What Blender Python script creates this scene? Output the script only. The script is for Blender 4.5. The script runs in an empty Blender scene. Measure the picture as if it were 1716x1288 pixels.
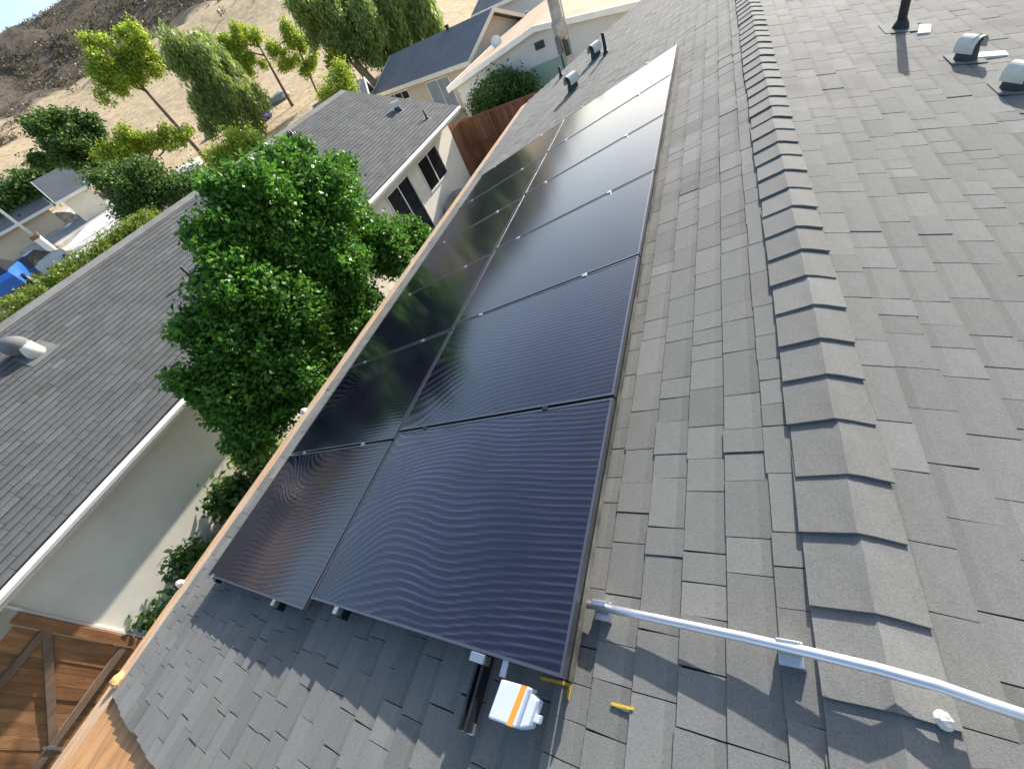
import bpy, bmesh, math, random
import numpy as np
from mathutils import Vector, Matrix

# ------------------------------------------------------------------ camera, sky, sun, exposure
SC = bpy.context.scene
COL = SC.collection
CAM = np.array([-0.0725, 0.3455, 5.3277])
CR = np.array([[0.28410994, -0.88646096, -0.36533343],      # right
               [-0.76933193, 0.01662689, -0.63863285],      # down
               [0.57219745, 0.46250462, -0.67725886]])      # forward
FPX = 685.16                                                # focal length in photograph pixels (1716 wide)
cam = bpy.data.cameras.new('camera')
cam.sensor_fit = 'HORIZONTAL'
cam.sensor_width = 36.0
cam.lens = FPX / 1716 * 36.0
cam.clip_start = 0.05
cam.clip_end = 4000
camo = bpy.data.objects.new('camera', cam)
COL.objects.link(camo)
mw = Matrix.Identity(4)
for i in range(3):
    mw[i][0] = CR[0][i]; mw[i][1] = -CR[1][i]; mw[i][2] = -CR[2][i]; mw[i][3] = CAM[i]
camo.matrix_world = mw
SC.camera = camo

SUN_EL = math.radians(22.5)
SUN_AZ = math.radians(-10.5)          # measured from +X (the ridge, away from the camera) towards +Y
SDIR = Vector((math.cos(SUN_EL) * math.cos(SUN_AZ), math.cos(SUN_EL) * math.sin(SUN_AZ), math.sin(SUN_EL)))
world = bpy.data.worlds.new('World')
SC.world = world
world.use_nodes = True
wn = world.node_tree
bg = wn.nodes['Background']
sky = wn.nodes.new('ShaderNodeTexSky')
sky.sky_type = 'NISHITA'
sky.sun_disc = False
sky.sun_elevation = SUN_EL
sky.sun_rotation = math.pi / 2 - SUN_AZ
sky.air_density = 1.0
sky.dust_density = 1.6
sky.ozone_density = 1.2
wn.links.new(sky.outputs[0], bg.inputs[0])
bg.inputs[1].default_value = 0.115
sl = bpy.data.lights.new('sun', 'SUN')
sl.energy = 4.0
sl.angle = math.radians(0.6)
sl.color = (1.0, 0.95, 0.88)
so = bpy.data.objects.new('sun', sl)
COL.objects.link(so)
so.rotation_euler = SDIR.to_track_quat('Z', 'Y').to_euler()
so.location = (30, -10, 25)
SC.view_settings.view_transform = 'Standard'
SC.view_settings.look = 'None'
SC.view_settings.gamma = 1.0
SC.view_settings.exposure = 1.35
SC.view_settings.use_curve_mapping = False
SC.cycles.max_bounces = 6
SC.cycles.transparent_max_bounces = 8

RNG = random.Random(11)
NP = np.random.default_rng(5)

# ------------------------------------------------------------------ photograph geometry helpers
def ray(x, y):
    d = CR.T @ np.array([(x - 858) / FPX, (y - 644) / FPX, 1.0])
    return d / np.linalg.norm(d)
def atZ(x, y, z):
    d = ray(x, y); return CAM + d * ((z - CAM[2]) / d[2])
def atY(x, y, v):
    d = ray(x, y); return CAM + d * ((v - CAM[1]) / d[1])
def atD(x, y, D):                      # point at horizontal distance D from the camera
    d = ray(x, y); return CAM + d * (D / math.hypot(d[0], d[1]))
def proj(P):
    c = CR @ (np.asarray(P, float) - CAM)
    if c[2] < 0.05: return (-9999, -9999, c[2])
    return (858 + FPX * c[0] / c[2], 644 + FPX * c[1] / c[2], c[2])

def gz(x, y):                           # terrain height
    r = math.hypot(x, y)
    a = math.degrees(math.atan2(y, x))
    R_ = [0, 22, 38, 50, 70, 120, 170, 230, 300, 500, 1500]
    H_ = [0, 0, 2.9, 4.1, 6.2, 13.5, 27, 47.5, 52, 40, 30]
    h = float(np.interp(r, R_, H_))
    g = 0.12 + 0.88 * min(1, max(0, (a - 8) / 24)) * min(1, max(0, (140 - a) / 30))
    w = (math.sin(x * .045 + 1) * math.cos(y * .038) + .5 * math.sin(x * .11 + y * .09)) * min(1, max(0, (r - 60) / 80)) * 1.6
    return h * g + w * g - (0.0 if r < 300 else 0)
def pix(x, y):                          # where the view ray meets the terrain
    d = ray(x, y); t = 8.0
    while t < 900:
        p = CAM + d * t
        if p[2] < gz(p[0], p[1]): return p
        t += 0.25
    return CAM + d * 200

# ------------------------------------------------------------------ materials
MATS = {}
def nodes(name):
    m = bpy.data.materials.new(name); m.use_nodes = True
    nt = m.node_tree
    return m, nt, nt.nodes['Principled BSDF']
def N(nt, t, **k):
    n = nt.nodes.new(t)
    for a, v in k.items():
        if a in n.inputs: n.inputs[a].default_value = v
        else: setattr(n, a, v)
    return n
def mat(name, col, rough=0.8, var=0.18, scale=6.0, bump=0.0, bscale=60.0, metal=0.0, spec=0.3, attr=False, tint=None, fine=0.0, stretch=None, orand=0.0):
    m, nt, p = nodes(name)
    L = nt.links.new
    tc = N(nt, 'ShaderNodeTexCoord')
    src = tc.outputs['Object']
    if stretch:
        mp = N(nt, 'ShaderNodeMapping'); mp.inputs['Scale'].default_value = stretch
        L(src, mp.inputs[0]); src = mp.outputs[0]
    n1 = N(nt, 'ShaderNodeTexNoise'); n1.inputs['Scale'].default_value = scale; n1.inputs['Detail'].default_value = 7; n1.inputs['Roughness'].default_value = .62
    L(src, n1.inputs['Vector'])
    r = N(nt, 'ShaderNodeMapRange'); r.inputs['From Min'].default_value = .3; r.inputs['From Max'].default_value = .7
    r.inputs['To Min'].default_value = 1 - var; r.inputs['To Max'].default_value = 1 + var
    L(n1.outputs[0], r.inputs[0])
    fac = r.outputs[0]
    if fine:
        n3 = N(nt, 'ShaderNodeTexNoise'); n3.inputs['Scale'].default_value = 160; n3.inputs['Detail'].default_value = 2
        L(src, n3.inputs['Vector'])
        r3 = N(nt, 'ShaderNodeMapRange'); r3.inputs['From Min'].default_value = .3; r3.inputs['From Max'].default_value = .7
        r3.inputs['To Min'].default_value = 1 - fine; r3.inputs['To Max'].default_value = 1 + fine
        L(n3.outputs[0], r3.inputs[0])
        mm = N(nt, 'ShaderNodeMath', operation='MULTIPLY'); L(fac, mm.inputs[0]); L(r3.outputs[0], mm.inputs[1]); fac = mm.outputs[0]
    if attr:
        at = N(nt, 'ShaderNodeAttribute'); at.attribute_name = 'tone'
        mm = N(nt, 'ShaderNodeMath', operation='MULTIPLY'); L(fac, mm.inputs[0]); L(at.outputs['Fac'], mm.inputs[1]); fac = mm.outputs[0]
    if orand:
        oi = N(nt, 'ShaderNodeObjectInfo'); ro = N(nt, 'ShaderNodeMapRange'); ro.inputs['To Min'].default_value = 1 - orand; ro.inputs['To Max'].default_value = 1 + orand
        L(oi.outputs['Random'], ro.inputs[0]); mm = N(nt, 'ShaderNodeMath', operation='MULTIPLY'); L(fac, mm.inputs[0]); L(ro.outputs[0], mm.inputs[1]); fac = mm.outputs[0]
    base = N(nt, 'ShaderNodeRGB'); base.outputs[0].default_value = (*col, 1)
    cs = base.outputs[0]
    if tint:
        n2 = N(nt, 'ShaderNodeTexNoise'); n2.inputs['Scale'].default_value = scale * .35; n2.inputs['Detail'].default_value = 4
        L(src, n2.inputs['Vector'])
        r2 = N(nt, 'ShaderNodeMapRange'); r2.inputs['From Min'].default_value = .42; r2.inputs['From Max'].default_value = .62
        L(n2.outputs[0], r2.inputs[0])
        mx = N(nt, 'ShaderNodeMix', data_type='RGBA'); L(r2.outputs[0], mx.inputs[0]); L(cs, mx.inputs[6]); mx.inputs[7].default_value = (*tint, 1)
        cs = mx.outputs[2]
    vm = N(nt, 'ShaderNodeVectorMath', operation='SCALE'); L(cs, vm.inputs[0]); L(fac, vm.inputs['Scale'])
    L(vm.outputs[0], p.inputs['Base Color'])
    p.inputs['Roughness'].default_value = rough; p.inputs['Metallic'].default_value = metal
    p.inputs['Specular IOR Level'].default_value = spec
    if bump:
        nb = N(nt, 'ShaderNodeTexNoise'); nb.inputs['Scale'].default_value = bscale; nb.inputs['Detail'].default_value = 3
        L(src, nb.inputs['Vector'])
        b = N(nt, 'ShaderNodeBump'); b.inputs['Strength'].default_value = bump; b.inputs['Distance'].default_value = .02
        L(nb.outputs[0], b.inputs['Height']); L(b.outputs[0], p.inputs['Normal'])
    MATS[name] = m
    return m
def leafmat(name, col, col2):
    m, nt, p = nodes(name); L = nt.links.new
    at = N(nt, 'ShaderNodeAttribute'); at.attribute_name = 'tone'
    mx = N(nt, 'ShaderNodeMix', data_type='RGBA'); L(at.outputs['Fac'], mx.inputs[0]); mx.inputs[6].default_value = (*col, 1); mx.inputs[7].default_value = (*col2, 1)
    L(mx.outputs[2], p.inputs['Base Color']); p.inputs['Roughness'].default_value = .45; p.inputs['Specular IOR Level'].default_value = .4
    tr = N(nt, 'ShaderNodeBsdfTranslucent'); L(mx.outputs[2], tr.inputs[0])
    ms = N(nt, 'ShaderNodeMixShader'); ms.inputs[0].default_value = .45
    L(p.outputs[0], ms.inputs[1]); L(tr.outputs[0], ms.inputs[2]); L(ms.outputs[0], nt.nodes['Material Output'].inputs[0])
    MATS[name] = m; return m

mat('shingle', (.172, .171, .160), .92, .13, 3.0, .14, 300, attr=True, fine=.12, spec=.2, tint=(.152, .151, .140))
mat('shingle_cap', (.166, .165, .155), .92, .13, 5.0, .14, 300, fine=.12, spec=.2, orand=.10, tint=(.148, .147, .137))
mat('shingle_nb', (.108, .110, .108), .92, .16, 2.0, .3, 200, attr=True, fine=.15, spec=.2)
mat('roof_grey', (.17, .178, .185), .92, .12, 1.2, .25, 60, spec=.2)
mat('roof_tan', (.46, .33, .22), .9, .12, 1.0, .25, 40, spec=.2)
mat('underlay', (.05, .05, .05), .95)
mat('stucco', (.82, .77, .65), .9, .08, 1.6, .25, 130, tint=(.75, .69, .57))
mat('stucco_tan', (.64, .53, .40), .9, .06, 1.0, .2, 90)
mat('stucco_pale', (.56, .58, .57), .9, .05, 1.0, .2, 90)
mat('white_paint', (.78, .76, .71), .55, .07, 3.0, .08, 30)
mat('cream_paint', (.74, .68, .55), .6, .07, 3.0)
mat('fascia_wood', (.52, .31, .16), .8, .25, 3.0, .3, 30, tint=(.47, .36, .26), stretch=(1, 6, 6))
mat('plywood', (.44, .24, .10), .75, .30, 2.2, .2, 20, stretch=(1.2, 5, 5), tint=(.40, .20, .08))
mat('fence_wood', (.27, .12, .048), .8, .30, 2.5, .35, 22, stretch=(6, 6, .9), tint=(.30, .15, .065), attr=True)
mat('fence_grey', (.20, .13, .085), .85, .30, 2.5, .35, 22, stretch=(1, 6, 6))
mat('fence_far', (.20, .095, .055), .85, .25, 2.0, .35, 18, stretch=(5, 5, 1), attr=True)
mat('alu', (.62, .62, .63), .38, .08, 9.0, metal=1.0)
mat('galv', (.66, .67, .70), .42, .10, 5.0, metal=.85, bump=.05, bscale=20)
mat('trim_worn', (.07, .068, .055), .85, .35, 14.0, tint=(.13, .127, .11), spec=.15)
mat('frame_dark', (.20, .20, .22), .32, .08, 6.0, metal=.9)
mat('black_metal', (.015, .015, .016), .4, .2, 9.0, spec=.5)
mat('black_plastic', (.012, .012, .012), .5, .2, 9.0)
mat('box_white', (.50, .55, .62), .5, .04, 5.0)
mat('orange', (.80, .28, .04), .5, .08, 9.0)
mat('yellow', (.50, .34, .03), .8, .35, 16.0, .2, 60)
mat('vent_pale', (.66, .63, .53), .75, .12, 6.0, spec=.2)
mat('vent_grey', (.15, .155, .155), .85, .20, 5.0, spec=.15)
mat('vent_dark', (.05, .055, .055), .7, .2, 8.0)
mat('pipe_black', (.03, .03, .034), .6, .2, 8.0)
mat('flashing', (.62, .61, .57), .7, .08, 8.0, spec=.2)
mat('caulk', (.66, .62, .55), .7, .25, 30.0, .4, 60)
mat('sealant', (.62, .36, .14), .7, .25, 30.0, .4, 60)
mat('glass_dark', (.012, .014, .016), .05, .2, 2.0, spec=.6)
mat('pane_grey', (.30, .33, .34), .25, .15, 1.5, spec=.6)
mat('curtain', (.55, .57, .58), .8, .1, 3.0)
mat('stone', (.30, .28, .25), .9, .25, 3.0, .5, 18, tint=(.38, .34, .28))
mat('rubble', (.25, .25, .245), .9, .25, 2.0, .5, 8)
mat('gravel', (.38, .38, .37), .95, .3, 1.2, .6, 4)
mat('concrete', (.66, .64, .59), .9, .08, .8, .2, 20)
mat('bark', (.17, .12, .08), .9, .3, 5.0, .5, 18, stretch=(3, 3, .6))
mat('bark_pale', (.34, .24, .15), .9, .3, 5.0, .5, 18, stretch=(3, 3, .6))
mat('green_door', (.26, .38, .32), .6, .08, 2.0)
mat('car_blue', (.02, .12, .45), .25, .04, 2.0, spec=.6)
mat('car_dark', (.03, .05, .08), .25, .04, 2.0, spec=.6)
mat('tyre', (.015, .015, .015), .8, .1, 5.0)
mat('tarp', (.06, .04, .30), .6, .2, 3.0)
mat('mast_grey', (.36, .34, .30), .7, .25, 5.0, .2, 20)
mat('soil', (.36, .32, .26), .95, .25, .7, .4, 8)
leafmat('leaf_citrus', (.026, .09, .011), (.14, .33, .035))
leafmat('leaf_mid', (.045, .095, .02), (.13, .23, .045))
leafmat('leaf_lime', (.17, .26, .025), (.46, .56, .06))
leafmat('leaf_grey', (.13, .20, .05), (.36, .45, .12))
leafmat('leaf_hedge', (.10, .16, .018), (.30, .38, .05))
leafmat('leaf_yellow', (.16, .20, .02), (.42, .38, .02))
leafmat('leaf_broad', (.015, .06, .02), (.045, .13, .035))

# terrain: bare soil near the houses, dry grass, dark brush above
def terrain_mat():
    m, nt, p = nodes('terrain'); L = nt.links.new
    g = N(nt, 'ShaderNodeNewGeometry')
    ln = N(nt, 'ShaderNodeVectorMath', operation='LENGTH')
    fl = N(nt, 'ShaderNodeVectorMath', operation='MULTIPLY'); fl.inputs[1].default_value = (1, 1, 0)
    L(g.outputs['Position'], fl.inputs[0]); L(fl.outputs[0], ln.inputs[0])
    n1 = N(nt, 'ShaderNodeTexNoise'); n1.inputs['Scale'].default_value = .02; n1.inputs['Detail'].default_value = 8; n1.inputs['Roughness'].default_value = .6
    n2 = N(nt, 'ShaderNodeTexNoise'); n2.inputs['Scale'].default_value = .45; n2.inputs['Detail'].default_value = 9; n2.inputs['Roughness'].default_value = .7
    L(g.outputs['Position'], n1.inputs['Vector']); L(g.outputs['Position'], n2.inputs['Vector'])
    ma = N(nt, 'ShaderNodeMath', operation='MULTIPLY_ADD'); ma.inputs[1].default_value = 70; L(n1.outputs[0], ma.inputs[0]); L(ln.outputs['Value'], ma.inputs[2])
    mr = N(nt, 'ShaderNodeMapRange'); mr.inputs['From Min'].default_value = 188; mr.inputs['From Max'].default_value = 196
    L(ma.outputs[0], mr.inputs[0])
    tan = N(nt, 'ShaderNodeValToRGB'); tan.color_ramp.elements[0].position = .3; tan.color_ramp.elements[1].position = .7
    tan.color_ramp.elements[0].color = (.38, .28, .165, 1); tan.color_ramp.elements[1].color = (.60, .47, .30, 1)
    L(n2.outputs[0], tan.inputs[0])
    br = N(nt, 'ShaderNodeValToRGB'); br.color_ramp.elements[0].position = .35; br.color_ramp.elements[1].position = .68
    br.color_ramp.elements[0].color = (.07, .06, .042, 1); br.color_ramp.elements[1].color = (.20, .16, .115, 1)
    L(n2.outputs[0], br.inputs[0])
    mx = N(nt, 'ShaderNodeMix', data_type='RGBA'); L(mr.outputs[0], mx.inputs[0]); L(tan.outputs[0], mx.inputs[6]); L(br.outputs[0], mx.inputs[7])
    L(mx.outputs[2], p.inputs['Base Color']); p.inputs['Roughness'].default_value = 1; p.inputs['Specular IOR Level'].default_value = .1
    b = N(nt, 'ShaderNodeBump'); b.inputs['Strength'].default_value = .6; b.inputs['Distance'].default_value = .6
    L(n2.outputs[0], b.inputs['Height']); L(b.outputs[0], p.inputs['Normal'])
    MATS['terrain'] = m
terrain_mat()

# black solar glass: dark blue cells, thin busbars, moire bands put into the colour, slightly rippled glass
def solar_mat():
    m, nt, p = nodes('solar_glass'); L = nt.links.new
    tc = N(nt, 'ShaderNodeTexCoord'); oi = N(nt, 'ShaderNodeObjectInfo')
    sep = N(nt, 'ShaderNodeSeparateXYZ'); L(tc.outputs['Object'], sep.inputs[0])
    wv = N(nt, 'ShaderNodeMath', operation='MULTIPLY'); L(oi.outputs['Random'], wv.inputs[0]); wv.inputs[1].default_value = 31
    nz = N(nt, 'ShaderNodeTexNoise', noise_dimensions='4D'); nz.inputs['Scale'].default_value = .95; nz.inputs['Detail'].default_value = 1.0
    L(tc.outputs['Object'], nz.inputs['Vector']); L(wv.outputs[0], nz.inputs['W'])
    def M_(op, a, b=None, c=None):
        n = N(nt, 'ShaderNodeMath', operation=op)
        for k, q in enumerate((a, b, c)):
            if q is None: continue
            if isinstance(q, (int, float)): n.inputs[k].default_value = q
            else: L(q, n.inputs[k])
        return n.outputs[0]
    ra0 = N(nt, 'ShaderNodeAttribute'); ra0.attribute_type = 'OBJECT'; ra0.attribute_name = 'ripple_moire'
    X, Y = sep.outputs[0], sep.outputs[1]
    bow = M_('MULTIPLY', M_('MULTIPLY', M_('MULTIPLY', Y, Y), M_('SUBTRACT', .62, X)), .17)       # bow of the moire bands painted into the cell colour
    wav = M_('MULTIPLY', M_('MULTIPLY', M_('SUBTRACT', nz.outputs[0], .5), Y), .42)
    phs = M_('MULTIPLY', M_('ADD', M_('ADD', X, bow), wav), 2 * math.pi / .0305)
    fin = M_('SINE', M_('MULTIPLY', M_('ADD', X, M_('MULTIPLY', wav, .3)), 2 * math.pi / .0182))
    sm_ = M_('ADD', M_('SINE', phs), M_('MULTIPLY', fin, .35))
    mr = N(nt, 'ShaderNodeMapRange'); mr.inputs['From Min'].default_value = .0; mr.inputs['From Max'].default_value = 1.3
    L(sm_, mr.inputs[0])
    nm = N(nt, 'ShaderNodeTexNoise', noise_dimensions='4D'); nm.inputs['Scale'].default_value = 2.2; nm.inputs['Detail'].default_value = 2
    L(tc.outputs['Object'], nm.inputs['Vector']); L(wv.outputs[0], nm.inputs['W'])
    mk = N(nt, 'ShaderNodeMapRange'); mk.inputs['From Min'].default_value = .35; mk.inputs['From Max'].default_value = .65; mk.inputs['To Min'].default_value = .25
    L(nm.outputs[0], mk.inputs[0])
    mul = N(nt, 'ShaderNodeMath', operation='MULTIPLY'); L(M_('MULTIPLY', mr.outputs[0], M_('ADD', M_('MULTIPLY', ra0.outputs['Fac'], .7), .3)), mul.inputs[0]); L(mk.outputs[0], mul.inputs[1])
    ph2 = N(nt, 'ShaderNodeMath', operation='MULTIPLY'); L(sep.outputs[1], ph2.inputs[0]); ph2.inputs[1].default_value = 1 / .0917
    fr = N(nt, 'ShaderNodeMath', operation='FRACT'); L(ph2.outputs[0], fr.inputs[0])
    lt = N(nt, 'ShaderNodeMath', operation='LESS_THAN'); L(fr.outputs[0], lt.inputs[0]); lt.inputs[1].default_value = .02
    cmix = N(nt, 'ShaderNodeMix', data_type='RGBA'); L(mul.outputs[0], cmix.inputs[0])
    cmix.inputs[6].default_value = (.0016, .0013, .006, 1); cmix.inputs[7].default_value = (.046, .032, .082, 1)
    c2 = N(nt, 'ShaderNodeMix', data_type='RGBA'); L(lt.outputs[0], c2.inputs[0]); L(cmix.outputs[2], c2.inputs[6]); c2.inputs[7].default_value = (.009, .008, .018, 1)
    L(c2.outputs[2], p.inputs['Base Color'])
    p.inputs['Roughness'].default_value = .125; p.inputs['IOR'].default_value = 1.86
    ra = N(nt, 'ShaderNodeAttribute'); ra.attribute_type = 'OBJECT'; ra.attribute_name = 'ripple_moire'
    b = N(nt, 'ShaderNodeBump'); L(M_('MULTIPLY', ra.outputs['Fac'], .30), b.inputs['Strength']); b.inputs['Distance'].default_value = .0010
    L(sm_, b.inputs['Height']); L(b.outputs[0], p.inputs['Normal'])
    MATS['solar_glass'] = m
solar_mat()

# ------------------------------------------------------------------ mesh helpers
class MB:
    def __init__(s): s.v = []; s.f = []; s.t = []
    def poly(s, pts, faces, tone=1.0):
        o = len(s.v); s.v += [tuple(map(float, p)) for p in pts]
        for f in faces: s.f.append(tuple(i + o for i in f)); s.t.append(tone)
    def hexa(s, p8, tone=1.0):        # bottom 4 (ccw from above), top 4
        s.poly(p8, [(3, 2, 1, 0), (4, 5, 6, 7), (0, 1, 5, 4), (1, 2, 6, 5), (2, 3, 7, 6), (3, 0, 4, 7)], tone)
    def box(s, x0, x1, y0, y1, z0, z1, tone=1.0, tf=None):
        P = [(x0, y0, z0), (x1, y0, z0), (x1, y1, z0), (x0, y1, z0), (x0, y0, z1), (x1, y0, z1), (x1, y1, z1), (x0, y1, z1)]
        if tf: P = [tf(*p) for p in P]
        s.hexa(P, tone)
    def tube(s, pts, rads, n=10, cap=True, tone=1.0):
        pts = [np.array(p, float) for p in pts]; o = len(s.v); k = len(pts)
        for i, p in enumerate(pts):
            t = pts[min(i + 1, k - 1)] - pts[max(i - 1, 0)]; t = t / (np.linalg.norm(t) + 1e-9)
            a = np.array([0, 0, 1.]) if abs(t[2]) < .9 else np.array([1., 0, 0])
            e1 = np.cross(t, a); e1 /= np.linalg.norm(e1); e2 = np.cross(t, e1)
            r = rads[i] if hasattr(rads, '__len__') else rads
            for j in range(n):
                an = 2 * math.pi * j / n
                s.v.append(tuple(p + r * (math.cos(an) * e1 + math.sin(an) * e2)))
        for i in range(k - 1):
            for j in range(n):
                a = o + i * n + j; b = o + i * n + (j + 1) % n
                s.f.append((a, a + n, b + n, b)); s.t.append(tone)
        if cap:
            s.f.append(tuple(o + j for j in range(n))); s.t.append(tone)
            s.f.append(tuple(o + (k - 1) * n + j for j in reversed(range(n)))); s.t.append(tone)
    def build(s, name, m, parent=None, loc=None, smooth=False, bevel=0):
        me = bpy.data.meshes.new(name)
        v = s.v
        if loc is not None: v = [(a - loc[0], b - loc[1], c - loc[2]) for a, b, c in v]
        me.from_pydata(v, [], s.f); me.update()
        bm = bmesh.new(); bm.from_mesh(me); bmesh.ops.recalc_face_normals(bm, faces=bm.faces)
        if bevel: bmesh.ops.bevel(bm, geom=bm.edges[:], offset=bevel, segments=2, affect='EDGES', profile=.6)
        bm.to_mesh(me); bm.free()
        if any(t != 1.0 for t in s.t) and not bevel:
            a = me.attributes.new('tone', 'FLOAT', 'FACE'); a.data.foreach_set('value', s.t)
        else:
            a = me.attributes.new('tone', 'FLOAT', 'FACE'); a.data.foreach_set('value', [s.t[0] if s.t else 1.0] * len(me.polygons))
        if smooth: me.polygons.foreach_set('use_smooth', [True] * len(me.polygons))
        me.materials.append(MATS[m])
        ob = bpy.data.objects.new(name, me); COL.objects.link(ob)
        if loc is not None: ob.location = loc
        if parent is not None: 
            ob.parent = parent
            ob.matrix_parent_inverse = Matrix.Translation(-Vector(parent.location))
        return ob
def tag(o, label, cat, group=None, kind=None):
    o['label'] = label; o['category'] = cat
    if group: o['group'] = group
    if kind: o['kind'] = kind
    return o
def thing(name, label, cat, loc=(0, 0, 0), group=None):
    o = bpy.data.objects.new(name, None); COL.objects.link(o); o.location = loc; o.empty_display_size = .2
    return tag(o, label, cat, group)
def struct(o): o['kind'] = 'structure'; return o
def stuff(o): o['kind'] = 'stuff'; return o

# ------------------------------------------------------------------ terrain
def build_terrain():
    rs = [0, 4, 8, 12, 16, 20, 22, 24, 27, 30, 34, 38, 42, 46, 50, 55, 60, 66, 72, 80, 88, 96, 106, 116, 126, 138, 150, 162, 174, 186, 198, 210, 220, 230, 240, 255, 275, 300, 340, 400, 500, 700, 1000, 1500]
    na = 180
    mb = MB(); idx = {}
    mb.v.append((0, 0, -.02))
    for i, r in enumerate(rs[1:]):
        for j in range(na):
            a = 2 * math.pi * j / na; x = r * math.cos(a); y = r * math.sin(a)
            z = gz(x, y) - .02
            if r > 100: z += NP.normal() * min(1.2, (r - 100) * .012)
            mb.v.append((x, y, z))
    for j in range(na): mb.f.append((0, 1 + j, 1 + (j + 1) % na)); mb.t.append(1)
    for i in range(len(rs) - 2):
        for j in range(na):
            a = 1 + i * na + j; b = 1 + i * na + (j + 1) % na
            mb.f.append((a, a + na, b + na, b)); mb.t.append(1)
    o = mb.build('hillside_terrain', 'terrain', smooth=True)
    struct(o)
build_terrain()
# side yard of bare soil between the houses
mb = MB(); mb.box(-8, 17.4, 4.4, 9.0, -.3, .004); struct(mb.build('side_yard_ground', 'soil'))

# brush on the upper hill: uncountable
# ------------------------------------------------------------------ our roof frames
PITCH = math.radians(14.04); ca, sa = math.cos(PITCH), math.sin(PITCH)
ZR = 3.85
def RL(u, s, h=0.0): return (u, s * ca + h * sa, ZR - s * sa + h * ca)      # slope with the panels
def RR(u, s, h=0.0): return (u, -s * ca - h * sa, ZR - s * sa + h * ca)     # slope to the right
EAVE = 4.92
U0 = -1.03
def uend(s): return 11.9 + (EAVE - s) * .82

house = thing('house', 'nearest house whose grey shingle roof carries the solar panels and ridge', 'house', (5, 0, 0))
roof = None
mb = MB()
for F_, sg in ((RL, 1), (RR, -1)):
    P = [(U0 + .012, 0), (uend(0) - .02, 0), (uend(EAVE) - .02 if sg > 0 else uend(0) - .02, EAVE), (U0 + .012, EAVE)]
    q = [F_(u, s - .0, -.022) for u, s in P] + [F_(u, s, -.002) for u, s in P]
    mb.poly(q, [(0, 1, 2, 3), (4, 5, 6, 7), (0, 1, 5, 4), (1, 2, 6, 5), (2, 3, 7, 6), (3, 0, 4, 7)])
roof = mb.build('roof', 'underlay', house)
# walls below the roof
mb = MB()
zt = ZR - .05
yw = 4.25
mb.poly([(-.7, -yw, -.05), (11.6, -yw, -.05), (11.6, yw, -.05), (-.7, yw, -.05), (-.7, -yw, ZR - yw * math.tan(PITCH) - .04), (11.6, -yw, ZR - yw * math.tan(PITCH) - .04),
         (11.6, yw, ZR - yw * math.tan(PITCH) - .04), (-.7, yw, ZR - yw * math.tan(PITCH) - .04), (-.7, 0, zt), (11.6, 0, zt)],
        [(0, 1, 5, 4), (3, 7, 6, 2), (0, 4, 8, 7, 3), (1, 2, 6, 9, 5), (4, 5, 9, 8), (7, 8, 9, 6)])
mb.build('wall', 'stucco', house)
# fascia along the eave, drip edge, rake board, plywood sheet beyond the rake
def slab(Fr, u0, u1, s0, s1, h0, h1, name, m, parent, **k):
    mb = MB(); mb.box(u0, u1, s0, s1, h0, h1, tf=Fr); return mb.build(name, m, parent, **k)
mb = MB(); mb.box(-2.6, 11.9, EAVE + .016, EAVE + .27, -.16, -.004, tf=RL); mb.build('fascia_board', 'fascia_wood', house)
mb = MB(); mb.box(U0, 11.9, EAVE - .03, EAVE - .006, -.02, -.001, tf=RL); mb.build('drip_edge', 'flashing', house)
mb = MB()
for k in range(3): mb.box(-2.6, U0 - .002 - 0, 2.0 + k * .99, 2.0 + k * .99 + .982, -.045, -.03 + .002 * (k % 2), tf=RL)
mb.build('plywood_deck', 'plywood', house)
slab(RR, -1.08, 14.0, EAVE, EAVE + .04, -.16, .0, 'fascia_board', 'fascia_wood', house)

# shingles ---------------------------------------------------------------
def shingle_pieces(Fr, u0, u1f, smax, ex, seed, lmin=.10, lmax=.27):
    rg = random.Random(seed); out = []
    nrow = int(smax / ex) + 1
    for r in range(nrow):
        s1 = smax - r * ex; s0 = s1 - ex
        if s1 < .05: break
        s0 = max(.0, s0)
        u = u0 - rg.uniform(0, .02); high = rg.random() < .5
        ue = u1f((s0 + s1) / 2)
        while u < ue:
            l = rg.uniform(lmin, lmax); l = min(l, ue - u + .01)
            lift = (.0008 if high else 0) + rg.uniform(0, .0012) + (.003 if rg.random() < .07 else 0)
            high = not high if rg.random() < .85 else high
            tone = min(1.45, max(.62, rg.gauss(1.0, .058) - (.05 if not high else 0)))
            out.append((u, u + l - rg.uniform(.0025, .0052), s0, s1 + rg.uniform(-.003, .004), lift, tone))
            u += l
    return out
def piece_mesh(mb, Fr, p):
    TH = .0105 if Fr in (RL, RR) else .015
    u0, u1, s0, s1, lift, tone = p
    sk = random.Random(int(u0 * 1e4) ^ int(s1 * 1e3)).uniform(-.003, .003)
    k = .26; sm = s0 + (s1 - s0) * k; hm = .0035 + (TH - .0035) * k + lift; rb = random.Random(int(u0 * 7e3) ^ int(s1 * 991))
    P = [Fr(u0, s0, .0), Fr(u1, s0, .0), Fr(u1 + sk, s1, .0), Fr(u0 + sk, s1, .0),
         Fr(u0, s0 - .01, .0035 + lift), Fr(u1, s0 - .01, .0035 + lift), Fr(u1 + sk, s1, TH + lift), Fr(u0 + sk, s1, TH + lift),
         Fr(u0, sm, hm), Fr(u1, sm, hm)]
    o = len(mb.v); mb.poly(P, [(8, 9, 6, 7), (0, 1, 5, 4), (1, 2, 6, 9, 5), (2, 3, 7, 6), (3, 0, 4, 8, 7)], tone)
    mb.f.append((o + 4, o + 5, o + 9, o + 8)); mb.t.append(tone * rb.uniform(.85, .95))
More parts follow.
